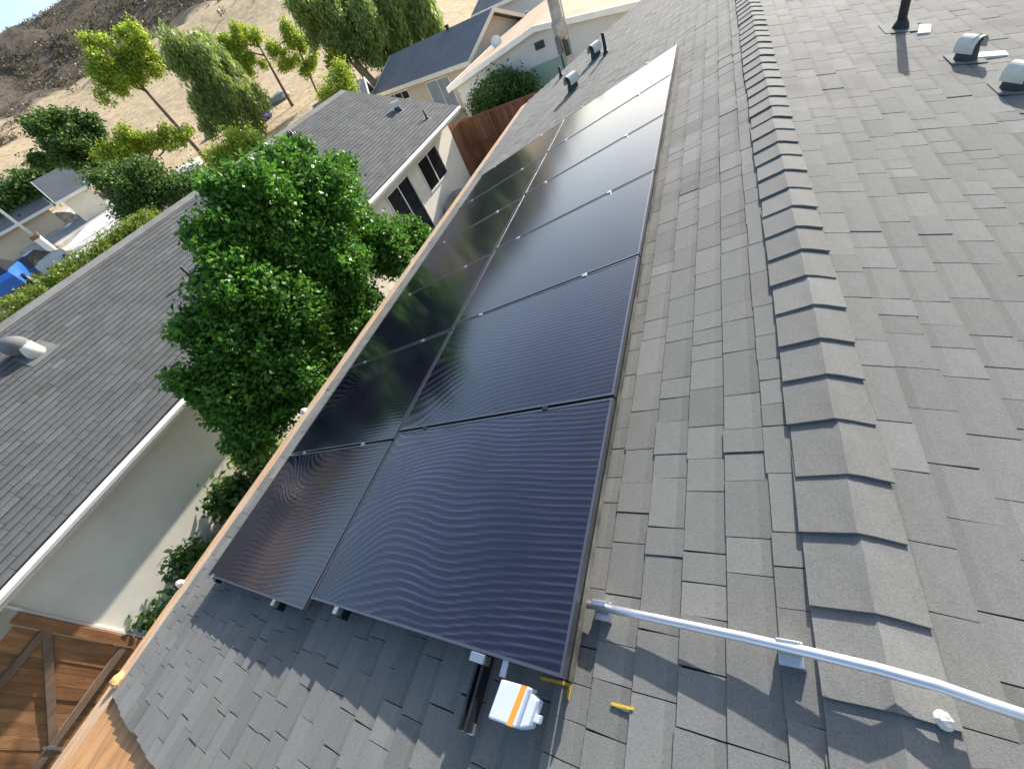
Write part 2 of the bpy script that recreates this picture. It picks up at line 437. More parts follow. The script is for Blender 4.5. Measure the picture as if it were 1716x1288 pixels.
def area_px(Fr, p, hidden):
    u0, u1, s0, s1 = p[:4]
    if hidden and hidden((u0 + u1) / 2, (s0 + s1) / 2): return 0
    q = [proj(Fr(a, b, .005)) for a, b in ((u0, s0), (u1, s0), (u1, s1), (u0, s1))]
    if any(c[2] < .1 for c in q): return 0
    cx = sum(c[0] for c in q) / 4; cy = sum(c[1] for c in q) / 4
    if not (-20 < cx < 1736 and -20 < cy < 1308): return 0
    return abs(sum(q[i][0] * q[(i + 1) % 4][1] - q[(i + 1) % 4][0] * q[i][1] for i in range(4))) / 2
def lay_shingles(specs, parent, m, limit):
    allp = []
    for Fr, pcs, hid in specs:
        for p in pcs: allp.append((area_px(Fr, p, hid), Fr, p))
    allp.sort(key=lambda a: -a[0])
    for a, Fr, p in allp[:limit]:
        mb = MB(); piece_mesh(mb, Fr, p)
        c = Fr((p[0] + p[1]) / 2, (p[2] + p[3]) / 2, 0)
        mb.build('shingle', m, parent, loc=c)
    mb = MB()
    for a, Fr, p in allp[limit:]: piece_mesh(mb, Fr, p)
    o = mb.build('shingle_field', m, parent); o['kind'] = 'stuff'
V0S = .82        # the ridge is this far above the panels' upper edge
def under_panels(u, s): return 0.05 < u < 6.9 and V0S + .05 < s < V0S + 3.4
left = shingle_pieces(RL, U0, uend, EAVE + .012, .1385, 3)
right = shingle_pieces(RR, U0, lambda s: 14.0, EAVE + .012, .1385, 4)
roof.location = roof.location
lay_shingles([(RL, left, under_panels), (RR, right, None)], roof, 'shingle', 300)

# ridge caps: folded pieces, exposed ends towards the camera
def cap_mesh():
    mb = MB(); t = .009; ln = .30
    def sec(u, h):
        k = .025
        prof = [(.142, h - .004), (k, h + .004), (0, h + .0075), (-k, h + .004), (-.108, h - .004)]
        top = []; bot = []
        for s, hh in prof:
            F_ = RL if s >= 0 else RR
            top.append(F_(u, abs(s), hh)); bot.append(F_(u, abs(s), hh - t))
        return top, bot
    a, b = sec(0, .0295); a2, b2 = sec(ln, .0150)
    P = [*a, *b, *a2, *b2]
    P = [(x, y, z - ZR) for x, y, z in P]
    f = []
    for i in range(4):
        f += [(i, i + 1, 11 + i, 10 + i), (5 + i, 15 + i, 16 + i, 6 + i), (i, 5 + i, 6 + i, i + 1)]
    f += [(0, 10, 15, 5), (4, 9, 19, 14)]
    mb.poly(P, f); return mb
capmb = cap_mesh()
cap0 = capmb.build('ridge_cap', 'shingle_cap', roof)
cap0.location = (-.88, 0, ZR)
for k in range(1, 72):
    c = cap0.copy(); COL.objects.link(c)
    c.location = (-.88 + k * .2045 + RNG.uniform(-.008, .008), RNG.uniform(-.005, .005), ZR + RNG.uniform(-.0005, .0012)); c.rotation_euler = (RNG.uniform(-.006, .006), RNG.uniform(-.004, .001), RNG.uniform(-.022, .022))

# ------------------------------------------------------------------ solar panels (12, two rows of six)
HP = .13       # glass height above the shingles
PW_, PL_, PITCHU = 1.143, 1.722, 1.1635
def panel(idx, row, col):
    u0 = col * PITCHU - (.065 if row else 0); u1 = u0 + PW_
    s0 = V0S + (0 if row == 0 else PL_ + .022); s1 = s0 + PL_
    ordn = ['nearest', 'second', 'third', 'fourth', 'fifth', 'farthest']
    rown = ['upper row by the ridge', 'lower row by the eave'][row]
    base = RL(u0, s0, HP - .035)
    t = thing('solar_panel', f'black solar panel, {ordn[col]} from the camera in the {rown}', 'solar panel', base, 'solar panels on the shingle roof')
    rot = Matrix(((1, 0, 0), (0, ca, sa), (0, -sa, ca)))
    t.rotation_euler = rot.to_euler()
    def part(mb, name, m, **k):
        o = mb.build(name, m, None, **k); o.parent = t; return o
    fw = .011; h = .035
    mb = MB()
    for x0, x1, y0, y1 in ((0, PW_, 0, fw), (0, PW_, PL_ - fw, PL_), (0, fw, fw, PL_ - fw), (PW_ - fw, PW_, fw, PL_ - fw)):
        mb.box(x0, x1, y0, y1, 0, h)
    part(mb, 'frame', 'frame_dark')
    mb = MB(); mb.box(fw + .0005, PW_ - fw - .0005, fw + .0005, PL_ - fw - .0005, .012, h - .003); gl = part(mb, 'glass', 'solar_glass'); gl['ripple_moire'] = (1.0, .5, .1, .05, .04, .03)[col] * (.6 if row else 1.0)
    mb = MB(); mb.box(.015, PW_ - .015, .015, PL_ - .015, .004, .0115); part(mb, 'backsheet', 'black_plastic')
    for y in (.38, PL_ - .33):
        mb = MB(); mb.box(PW_ + .002, PW_ + .018, y, y + .035, -.01, h + .004); mb.box(PW_ - .008, PW_ + .018 + (.0), y + .002, y + .033, h + .0005, h + .006)
        part(mb, 'clamp', 'alu' if (row or col > 0) else 'black_metal')
    return t
k = 0
for row in (0, 1):
    for col in range(6):
        panel(k, row, col); k += 1
# sheet-metal trim strip along the array's upper edge
mb = MB(); mb.box(.0, 6 * PITCHU - .02, V0S - .008, V0S - .004, .066, HP - .037, tf=RL)
tag(mb.build('edge_trim', 'trim_worn', loc=RL(0, V0S, 0)), 'worn silver trim strip along the upper edge of the panel array', 'trim')
# mounting rails
rl = [(V0S + .38, -.235, 'black mounting rail under the nearest panel, carrying the white box'), (V0S + 1.42, -.045, 'mounting rail end showing by the step between the panel rows'),
      (V0S + 2.13, -.11, 'mounting rail end showing under the middle of the lower front panel'), (V0S + 3.36, -.09, 'mounting rail end showing at the eave corner of the lower front panel')]
for s, ue, lab in rl:
    t = thing('mounting_rail', lab, 'rail', RL(ue, s, 0), 'rails carrying the solar panels')
    mb = MB(); mb.box(ue, 6.9, s - .021, s - .009, .045, .093, tf=RL); mb.box(ue, 6.9, s + .009, s + .021, .045, .093, tf=RL); mb.box(ue, 6.9, s - .0085, s + .0085, .045, .055, tf=RL)
    mb.build('rail', 'black_metal', t)
    for i in range(6):
        u = .12 + i * 1.2
        mb = MB(); mb.box(u, u + .05, s - .03, s + .03, .012, .0445, tf=RL); mb.box(u - .06, u + .12, s - .07, s + .12, .008, .012, tf=RL)
        mb.build('foot', 'black_metal', t)
    if s > V0S + 1:
        mb = MB(); mb.box(ue + .01, ue + .045, s - .018, s + .018, .0935, .132, tf=RL); mb.build('end_clamp', 'alu', t, bevel=.003)
    else:
        mb = MB(); mb.box(-.035, -.004, s - .05, s + .02, .0935, .138, tf=RL); mb.build('end_clamp', 'alu', t, bevel=.003)
        mb = MB(); mb.box(ue - .004, ue + .03, s - .03, s + .03, .04, .06, tf=RL); mb.build('rail_end_cap', 'alu', t, bevel=.003)

# white electronics box with an orange stripe on the rail
def on_roof(x, y, h):          # pixel -> (u, s) on the panel slope at height h
    d = ray(x, y); n = np.array([0, sa, ca]); p0 = np.array(RL(0, 0, h)); t = ((p0 - CAM) @ n) / (d @ n); X = CAM + d * t
    return X[0], (X[1] - h * sa) / ca
t = thing('junction_box', 'white box with an orange stripe on the rail by the nearest panel corner', 'junction box', RL(-.15, V0S + .3, .08))
c4 = [on_roof(*q, .135) for q in ((840, 1137), (886, 1150), (862, 1219), (817, 1202))]
mb = MB()
cc = [np.array(c) for c in c4]
P = [RL(*c, .075) for c in cc] + [RL(*c, .135) for c in cc]
mb.hexa(P); mb.build('lid', 'box_white', t, bevel=.006)
a, b, c, d = [np.array(q) for q in cc]
def lerp(p, q, k): return p + (q - p) * k
mb = MB(); P2 = [lerp(a, b, .76), lerp(a, b, .95), lerp(d, c, .90), lerp(d, c, .71)]
mb.hexa([RL(*p, .1345) for p in P2] + [RL(*p, .1362) for p in P2]); mb.build('stripe', 'orange', t)
mb = MB(); dr = (b - a) / np.linalg.norm(b - a)
P3 = [b + dr * .003 + (c - b) * .12, b + dr * .035 + (c - b) * .22, c + dr * .035 - (c - b) * .12, c + dr * .003 - (c - b) * .02]
mb.hexa([RL(*p, .075) for p in P3] + [RL(*p, .118) for p in P3]); mb.build('side_cover', 'box_white', t, bevel=.005)
mb = MB(); P3 = [lerp(b, c, .55) + dr * .03, lerp(b, c, .55) + dr * .055, lerp(b, c, .75) + dr * .055, lerp(b, c, .75) + dr * .03]
mb.hexa([RL(*p, .08) for p in P3] + [RL(*p, .1) for p in P3]); mb.build('lug', 'box_white', t, bevel=.003)
mb = MB(); mb.box(-.05, .0, V0S + .235, V0S + .262, .10, .112, tf=RL); mb.build('bracket', 'alu', t)

# conduit over the ridge with its supports
cp = []
for x, y, h in ((965, 1008, .055), (1100, 1036, .057), (1250, 1068, .06), (1370, 1096, .066), (1470, 1120, .078)):
    u, s = on_roof(x, y, h); cp.append(RL(u, s, h))
for u, s, h in ((.205, .045, .085), (.2, .14, .075), (.195, .3, .06), (.185, .9, .055), (.17, 2.2, .05)): cp.append(RR(u, s, h))
mb = MB(); mb.tube(cp, .014, 14); conduit = thing('conduit', 'long grey metal conduit pipe crossing the ridge near the front', 'conduit', cp[0])
mb.build('pipe', 'galv', conduit, smooth=True)
for q in ((1012, 1017), (1325, 1086)):
    u, s = on_roof(*q, .03)
    mb = MB(); mb.box(u - .045, u + .02, s - .03, s + .03, .008, .036, tf=RL); mb.build('support_block', 'alu', conduit, bevel=.004)
    mb = MB(); mb.box(u - .008, u + .012, s - .028, s + .028, .0365, .076, tf=RL); mb.build('strap', 'alu', conduit, bevel=.003)
mb = MB(); mb.tube([RR(.15, .075, .03), RR(.15, .075, .042)], [.02, .013], 12); mb.build('sealed_anchor', 'caulk', conduit, smooth=False)

# yellow marks on the shingles
def strip(pts, w, name, label, m, h=.0145, grp=None):
    q = [on_roof(*p, h) for p in pts]; mb = MB()
    for i in range(len(q) - 1):
        p0, p1 = np.array(q[i]), np.array(q[i + 1]); d = (p1 - p0) / np.linalg.norm(p1 - p0); n = np.array([-d[1], d[0]]) * w / 2
        P = [p0 - n, p1 - n, p1 + n, p0 + n]
        mb.hexa([RL(*c, h - .004) for c in P] + [RL(*c, h + .001 * i) for c in P])
    return tag(mb.build(name, m, loc=RL(*q[0], h)), label, 'tape', grp)
strip([(905, 1135), (955, 1147), (951, 1172)], .009, 'tape_strip', 'bent yellow tape strip at the lower corner of the nearest panel', 'yellow', grp='yellow tape strips')
strip([(966, 1092), (956, 1138)], .015, 'tape_strip', 'wide yellow tape strip beside the nearest panel edge', 'yellow', grp='yellow tape strips')
strip([(1024, 1178), (1061, 1187)], .008, 'tape_strip', 'short yellow tape strip alone on the shingles under the conduit', 'yellow', grp='yellow tape strips')

# ------------------------------------------------------------------ roof vents
def cowl(Fr, u, s, label, grp, r=.085, hood=(0, 1), m1='vent_pale', m2='vent_dark', sc=1.0):
    b = np.array(Fr(u, s, .01)); t = thing('roof_vent', label, 'vent', tuple(b), grp)
    up = np.array([0, 0, 1.]); n = np.array(Fr(0, 0, 1)) - np.array(Fr(0, 0, 0))
    hd = np.array([hood[0], hood[1], 0.]); hd /= np.linalg.norm(hd); sd = np.cross(up, hd)
    mb = MB(); fl = r * 1.9 * sc
    mb.box(u - fl, u + fl, s - fl, s + fl, .012, .017, tf=Fr); mb.build('flashing', m2 if m1 != 'vent_pale' else 'vent_grey', t)
    R = r * sc; zc = R * 1.75
    mb = MB(); mb.tube([b - n * .02, b + up * .03, b + up * (zc + .02)], [R * 1.35, R * 1.2, R * .98], 18); mb.build('throat', m2, t, smooth=True)  # dark material puts the shade on the throat into its colour
    # hood: an arched half drum, open at the front
    mb = MB(); n1 = 14; prof = []
    for th, sgn in ((1.0, 1), (.96, -1)):
        for k in range(n1 + 1):
            a = math.pi * k / n1
            prof.append((math.cos(a) * R * 1.12 * th, math.sin(a) * R * 1.12 * th))
    pts = []
    for e, dz, zl in ((-R * 1.05, -.0, .0), (R * 1.35, -.012, -.02)):
        for x, z in prof: pts.append(b + up * (zc + z + dz * sc - (R * .5 if z < .001 else 0)) + sd * x + hd * e)
    m_ = 2 * (n1 + 1); f = []
    for k in range(n1):
        f += [(k, k + 1, m_ + k + 1, m_ + k), (n1 + 1 + k, m_ + n1 + 1 + k, m_ + n1 + 2 + k, n1 + 2 + k),
              (k, n1 + 1 + k, n1 + 2 + k, k + 1), (m_ + k, m_ + k + 1, m_ + n1 + 2 + k, m_ + n1 + 1 + k)]
    f += [(0, m_, m_ + n1 + 1, n1 + 1), (n1, n1 + n1 + 1, m_ + n1 + n1 + 1, m_ + n1)]
    f.append(tuple(n1 + 1 + k for k in range(n1 + 1)))
    mb.poly(pts, f); mb.build('hood', m1, t, smooth=False)
    mb = MB(); e = R * .75
    mb.poly([b + up * (zc + math.sin(math.pi * k / n1) * R * 1.05) + sd * (math.cos(math.pi * k / n1) * R * 1.05) + hd * e for k in range(n1 + 1)], [tuple(range(n1 + 1))]); mb.build('screen', 'vent_dark', t)
def stack(Fr, u, s, H, r, label, grp, lean=(0, 0)):
    b = np.array(Fr(u, s, .01)); t = thing('vent_pipe', label, 'vent pipe', tuple(b), grp)
    mb = MB(); mb.tube([b + np.array([0, 0, -.05]), b + np.array([lean[0], lean[1], H])], r, 14); mb.build('pipe', 'pipe_black', t, smooth=True)
    mb = MB(); mb.tube([b - np.array([0, 0, .04]), b + np.array([0, 0, .02]), b + np.array([0, 0, .075])], [r * 2.1, r * 1.75, r * 1.04], 14); mb.build('boot', 'pipe_black', t, smooth=True)
    mb = MB(); mb.box(u - .14, u + .14, s - .14, s + .14, .011, .015, tf=Fr); mb.build('flashing', 'vent_grey', t)
def on_right(x, y):
    d = ray(x, y); n = np.array([0, -sa, ca]); p0 = np.array(RR(0, 0, 0)); t = ((p0 - CAM) @ n) / (d @ n); X = CAM + d * t
    return X[0], -X[1] / ca
u, s = on_right(1507, 50); stack(RR, u, s, .55, .035, 'tall black vent pipe on the right roof slope', 'vents on the right slope')
u, s = on_right(1615, 103); cowl(RR, u, s, 'curved pale hooded vent on the right slope nearer the black pipe', 'vents on the right slope', hood=(-.8, -.6), r=.056)
u, s = on_right(1695, 152); cowl(RR, u, s, 'curved pale hooded vent at the right edge, second from the black pipe', 'vents on the right slope', hood=(-.8, -.6), r=.056)
def patch(Fr, u, s, a, b, ang, name, label, m):
    mb = MB(); c, sn = math.cos(ang), math.sin(ang)
    P = [(u + c * x - sn * y, s + sn * x + c * y) for x, y in ((-a, -b), (a, -b * .8), (a * .95, b), (-a * .9, b * .9))]
    mb.hexa([Fr(*p, .006) for p in P] + [Fr(*p, .0215) for p in P]); tag(mb.build(name, m, loc=Fr(u, s, 0)), label, 'patch', 'white patches on the right slope')
u, s = on_right(1547, 53); patch(RR, u, s, .13, .045, .25, 'flashing_patch', 'white metal patch on the right slope beside the tall black pipe', 'flashing')
u, s = on_right(1657, 96); patch(RR, u, s, .055, .10, 0, 'flashing_patch', 'white metal patch on the right slope beside the hooded vent', 'flashing')
u, s = on_roof(1000, 97, 0); cowl(RL, u, s, 'white-topped hooded vent beside the black pipe at the far end of the roof', 'vents beyond the panels', hood=(-1, .7), r=.095)
u, s = on_roof(1016, 92, 0); stack(RL, u, s, .36, .034, 'black vent pipe standing beside the farther hooded vent', 'vents beyond the panels')
u, s = on_roof(962, 150, 0); cowl(RL, u, s, 'white-topped hooded vent just beyond the far end of the panels', 'vents beyond the panels', hood=(-1, .7), r=.095)
u, s = on_roof(941, 130, 0); stack(RL, u, s, .22, .03, 'short black vent pipe near the far eave corner of the roof', 'vents beyond the panels')

# ------------------------------------------------------------------ neighbour's long house
NE_Y, NE_Z, NR_Y, NR_Z = 8.40, 2.60, 12.4, 4.30
NX0, NX1 = -1.5, 14.85
npit = math.atan2(NR_Z - NE_Z, NR_Y - NE_Y); cn, sn_ = math.cos(npit), math.sin(npit)
NLEN = math.hypot(NR_Z - NE_Z, NR_Y - NE_Y)
def NB(u, s, h=0.): return (u, NR_Y - s * cn - h * sn_, NR_Z - s * sn_ + h * cn)
def NBB(u, s, h=0.): return (u, NR_Y + s * cn + h * sn_, NR_Z - s * sn_ + h * cn)
nb = thing('house', 'long cream stucco neighbour house with dark grey shingle roof behind the leafy tree', 'house', (7, 9, 0))
mb = MB()
for F_ in (NB, NBB):
    mb.box(NX0, NX1, 0.0, NLEN, -.06, -.003, tf=F_)
nroof = mb.build('roof', 'underlay', nb)
pcs = shingle_pieces(NB, NX0, lambda s: NX1, NLEN + .015, .1385, 8, .16, .4)
lay_shingles([(NB, pcs, None)], nroof, 'shingle_nb', 120)
mb = MB()
mb.box(NX0, NX1, 0.0, NLEN, 0.0, .008, tf=NBB); mb.build('rear_slope', 'roof_grey', nroof)
mb = MB(); mb.box(NX0, NX1, -.12, .12, .011, .02, tf=NB); mb.build('ridge_strip', 'shingle_cap', nroof)
wy = 8.9
mb = MB()
zt = NE_Z - .02 + (wy - NE_Y) * math.tan(npit) - .05
wyb = 2 * NR_Y - wy
x0, x1 = -1.12, 14.6
mb.poly([(x0, wy, -.1), (x1, wy, -.1), (x1, wyb, -.1), (x0, wyb, -.1), (x0, wy, zt), (x1, wy, zt), (x1, wyb, zt), (x0, wyb, zt), (x0, NR_Y, NR_Z - .1), (x1, NR_Y, NR_Z - .1)],
        [(0, 1, 5, 4), (3, 7, 6, 2), (0, 4, 8, 7, 3), (1, 2, 6, 9, 5), (4, 5, 9, 8), (7, 8, 9, 6)])
mb.build('wall', 'stucco', nb)
mb = MB()       # gutter: rounded trough profile
pr = [(0, 0), (-.11, .0), (-.125, -.03), (-.115, -.075), (-.08, -.11), (0, -.12)]
P = [(x, NE_Y - .002 + y, NE_Z - .03 + z) for x in (NX0, NX1) for y, z in pr]
mb.poly(P, [tuple(range(6)), tuple(range(11, 5, -1))] + [(i, (i + 1) % 6, 6 + (i + 1) % 6, 6 + i) for i in range(6)])
mb.build('gutter', 'white_paint', nb)
mb = MB(); mb.box(NX0 + .02, NX1 - .02, NE_Y + .002, NE_Y + .035, NE_Z - .2, NE_Z - .035); mb.build('fascia_board', 'white_paint', nb)
mb = MB(); mb.box(x0 - .035, x0 - .002, wy - .03, wy + .1, 0, zt - .05); mb.build('corner_trim', 'white_paint', nb)
mb = MB(); mb.box(NX1 - .03, NX1 + .02, -.02, NLEN, -.16, -.012, tf=NB); mb.build('rake_board', 'white_paint', nb)
def window(par, wyy, xa, xb, za, zb, label=None, mull=1, frame='white_paint', dx=.04):
    t = MB()
    for q in ((xa - dx, xa, za - dx, zb + dx), (xb, xb + dx, za - dx, zb + dx), (xa, xb, zb, zb + dx), (xa, xb, za - dx, za)):
        t.box(q[0], q[1], wyy - .035, wyy + .01, q[2], q[3])
    for k in range(mull):
        c = xa + (xb - xa) * (k + 1) / (mull + 1); t.box(c - .022, c + .022, wyy - .03, wyy - .008, za, zb)
    fo = t.build('window', frame, par)
    for k in range(mull + 1):
        a = xa + (xb - xa) * k / (mull + 1); b = xa + (xb - xa) * (k + 1) / (mull + 1)
        t = MB(); t.box(a + .023, b - .023, wyy - .012, wyy - .004, za + .001, zb - .001); t.build('pane', 'glass_dark', fo)
    return fo
window(nb, wy, 11.85, 13.25, 1.2, 2.1)
w_ = window(nb, wy, 9.75, 11.1, .1, 2.1); w_.name = 'sliding_door'
# vents on the neighbour's roof
def on_nb(x, y):
    d = ray(x, y); n = np.array([0, -sn_, cn]); p0 = np.array(NB(0, 0, 0)); t = ((p0 - CAM) @ n) / (d @ n); X = CAM + d * t
    return X[0], (NR_Y - X[1]) / cn
u, s = on_nb(62, 592)
def turban(u, s):
    b = np.array(NB(u, s, .01)); t = thing('roof_vent', 'big rounded grey metal roof vent on the neighbour roof at the left edge', 'vent', tuple(b), 'vents on the neighbour roof')
    mb = MB(); mb.box(u - .26, u + .26, s - .26, s + .26, .012, .018, tf=NB); mb.build('flashing', 'vent_grey', t)
    mb = MB(); mb.tube([b - np.array([0, 0, .06]), b + np.array([0, 0, .2])], [.15, .12], 18); mb.build('throat', 'vent_pale', t, smooth=True)
    mb = MB(); ax = np.array([-.35, .75, .30]); ax /= np.linalg.norm(ax)
    st = b + np.array([.03, -.05, .17])
    L_ = [0, .03, .08, .16, .25, .34, .40, .43]; R_ = [.02, .10, .15, .175, .175, .15, .09, .015]
    mb.tube([st + ax * l for l in L_], [r for r in R_], 18); mb.build('hood', 'vent_grey', t, smooth=True)
turban(u, s)
u, s = on_nb(325, 468); stack(NB, u, s, .3, .03, 'black vent pipe on the neighbour roof left of the leafy tree', 'vents on the neighbour roof')
u, s = on_nb(668, 186); cowl(NB, u, s, 'hooded metal vent near the far end of the neighbour roof', 'vents on the neighbour roof', hood=(.4, -1), r=.10)
u, s = on_nb(716, 200); stack(NB, u, s, .26, .03, 'black vent pipe near the far eave corner of the neighbour roof', 'vents on the neighbour roof')
u, s = on_nb(500, 246)
def turbine(u, s):
    b = np.array(NB(u, s, 0)); t = thing('turbine_vent', 'round dark turbine vent on the neighbour roof above the leafy tree', 'vent', tuple(b), 'vents on the neighbour roof')
    mb = MB(); mb.tube([b - np.array([0, 0, .05]), b + np.array([0, 0, .16])], .13, 16); mb.build('neck', 'vent_grey', t, smooth=True)
    for k in range(14):
        a = 2 * math.pi * k / 14; mb = MB(); pts = []
        for i in range(6):
            q = i / 5; th = a + q * .5; r = .13 + .09 * math.sin(math.pi * q); z = .16 + .26 * q
            for w in (0, .26): pts.append(b + np.array([math.cos(th + w) * r * (1 - .06 * (w > 0)), math.sin(th + w) * r * (1 - .06 * (w > 0)), z]))
        mb.poly(pts, [(2 * i, 2 * i + 1, 2 * i + 3, 2 * i + 2) for i in range(5)]); mb.build('vane', 'black_metal', t)
    mb = MB(); mb.tube([b + np.array([0, 0, .41]), b + np.array([0, 0, .45])], [.14, .03], 14); mb.build('cap', 'vent_grey', t)
turbine(u, s)

# ------------------------------------------------------------------ fences
def gate():
    t = thing('wooden_gate', 'reddish brown board gate with diagonal brace joined to the cream house corner', 'gate', (-2.2, 8.85, 0))
    y = 8.86
    x = -1.32; i = 0
    while x > -4.2:
        w = RNG.uniform(.135, .15); mb = MB(); d = RNG.uniform(0, .012)
        top = 1.98 + RNG.uniform(-.015, .015)
        mb.box(x - w, x - .006, y + d, y + d + .02, .12, top, tone=RNG.uniform(.75, 1.25)); mb.build('board', 'fence_wood', t); x -= w; i += 1
    for z0, z1 in ((.50, .60), (1.60, 1.70)):
        mb = MB(); mb.box(-4.2, -1.24, y - .045, y - .004, z0, z1); mb.build('rail', 'fence_grey', t)
    mb = MB(); P = [(-1.26, 1.60), (-1.40, 1.60), (-2.52, .60), (-2.38, .60)]
    mb.hexa([(a, y - .04, b) for a, b in P] + [(a, y - .006, b) for a, b in P]); mb.build('brace', 'fence_grey', t)
    mb = MB(); mb.box(-1.30, -1.165, y - .05, y + .05, 0, 2.05); mb.build('post', 'fence_wood', t)
    mb = MB(); mb.box(-2.56, -2.53, y - .06, y - .046, .42, .66); mb.build('hinge', 'alu', t)
gate()
def far_fence():
    t = thing('wooden_fence', 'tall dark brown board fence between the two houses at the far end', 'fence', (15.6, 7.5, 0))
    y = 5.2
    while y < 10.0:
        w = RNG.uniform(.14, .155); mb = MB(); d = RNG.uniform(0, .01)
        mb.box(15.7 + d, 15.72 + d, y + .005, y + w, .03, 1.92 + RNG.uniform(-.01, .01), tone=RNG.uniform(.8, 1.2)); mb.build('board', 'fence_far', t); y += w
    for yy in (5.6, 7.7, 9.6):
        mb = MB(); mb.box(15.6, 15.69, yy, yy + .09, 0, 1.95); mb.build('post', 'fence_far', t)
    for z in (.45, 1.0, 1.9):
        mb = MB(); mb.box(15.66, 15.698, 5.2, 10.0, z, z + .085); mb.build('rail', 'fence_far', t)
far_fence()
mb = MB()
t = thing('wooden_fence', 'short brown fence return standing at the far corner of the neighbour house', 'fence', (15.2, 9.0, 0))
x = 14.65
while x < 15.6:
    w = .145; mb = MB(); mb.box(x + .004, x + w, 8.98, 9.0, .02, 1.95, tone=RNG.uniform(.9, 1.4)); mb.build('board', 'fence_far', t); x += w

# ------------------------------------------------------------------ foliage
def leaves(name, m, parent, blobs, n, size, asp=1.8, droop=0.0, seed=1, clump=14, cl_r=.18, hollow=.55):
    rg = np.random.default_rng(seed)
    vol = np.array([b[3] * b[4] * b[5] for b in blobs]) ** .75; vol /= vol.sum()
    nc = max(8, n // clump)
    bi = rg.choice(len(blobs), nc, p=vol)
    B = np.array(blobs, float)[bi]
    d = rg.normal(size=(nc, 3)); d /= np.linalg.norm(d, axis=1, keepdims=True)
    rr = (hollow + (1 - hollow) * rg.random((nc, 1)) ** .6) * (1 + .12 * rg.normal(size=(nc, 1)))
    cc = B[:, :3] + d * rr * B[:, 3:6]
    ctone = rg.random(nc)
    c = np.repeat(cc, clump, 0) + rg.normal(size=(nc * clump, 3)) * cl_r
    tone = np.clip(np.repeat(ctone, clump) * .55 + rg.random(nc * clump) * .55 - .05, 0, 1)
    k = len(c)
    a = rg.normal(size=(k, 3)); a[:, 2] = a[:, 2] * .6 - droop * 3; a /= np.linalg.norm(a, axis=1, keepdims=True)
    b = rg.normal(size=(k, 3)); b[:, 2] += .4; b -= (b * a).sum(1, keepdims=True) * a; b /= np.linalg.norm(b, axis=1, keepdims=True)
    s = size * rg.uniform(.6, 1.3, (k, 1))
    nrm = np.cross(a, b)
    v = np.stack([c - a * s * asp / 2, c + b * s / 2 + nrm * s * .12, c + a * s * asp / 2, c - b * s / 2 + nrm * s * .12], 1).reshape(-1, 3)
    loc = np.array(parent.location) if parent else v.mean(0)
    me = bpy.data.meshes.new(name)
    me.vertices.add(4 * k); me.vertices.foreach_set('co', (v - loc).ravel().astype(np.float32))
    me.loops.add(4 * k); me.loops.foreach_set('vertex_index', np.arange(4 * k, dtype=np.int32))
    me.polygons.add(k); me.polygons.foreach_set('loop_start', np.arange(0, 4 * k, 4, dtype=np.int32))
    me.update(calc_edges=True); me.validate()
    at = me.attributes.new('tone', 'FLOAT', 'FACE'); at.data.foreach_set('value', tone.astype(np.float32))
    me.materials.append(MATS[m])
    o = bpy.data.objects.new(name, me); COL.objects.link(o)
    if parent: o.parent = parent
    else: o.location = loc
    return o
def tree(name, label, cat, base, blobs, m, n, size, trunk_r=.1, bark='bark', droop=0, asp=1.8, seed=1, grp=None, clump=14, cl_r=.18, bend=(0, 0), hollow=.55, limbs=True, split=0, strand=False):
    t = thing(name, label, cat, tuple(base), grp)
    base = np.array(base, float)
    top = np.array(max(blobs, key=lambda b: b[2])[:3], float)
    mid = (base + top) / 2 + np.array([bend[0], bend[1], 0])
    mb = MB(); mb.tube([base - np.array([0, 0, .15]), base * .75 + mid * .25, mid, top], [trunk_r * 1.25, trunk_r, trunk_r * .8, trunk_r * .3], 9)
    if limbs:
        for b in blobs:
            e = np.array(b[:3]); st = base + (top - base) * .45
            st = mid + (top - mid) * (.1 + .8 * ((hash(round(float(b[0]) * 997)) % 100) / 100))
            mb.tube([st, (st + e) / 2 + np.array([0, 0, .1]), e], [trunk_r * .55, trunk_r * .4, trunk_r * .12], 6)
    mb.build('trunk', bark, t, smooth=True)
    if split:
        rs = random.Random(seed * 7 + 1); nb_ = []
        for b in blobs:
            for k in range(split):
                d = np.array([rs.gauss(0, 1) for _ in range(3)]); d /= np.linalg.norm(d)
                q = rs.uniform(.35, 1.2); kk = rs.uniform(.16, .34) if strand else rs.uniform(.17, .36)
                rx = kk * b[3] * (.6 if strand else 1); rz = kk * b[5] * (1.9 if strand else .8)
                nb_.append((b[0] + d[0] * q * b[3], b[1] + d[1] * q * b[4], b[2] + d[2] * q * b[5] - (.3 * rz if strand else 0), rx, rx, rz))
        blobs = nb_; hollow = .15
    leaves('crown', m, t, blobs, n, size, asp, droop, seed, clump, cl_r, hollow)
    return t
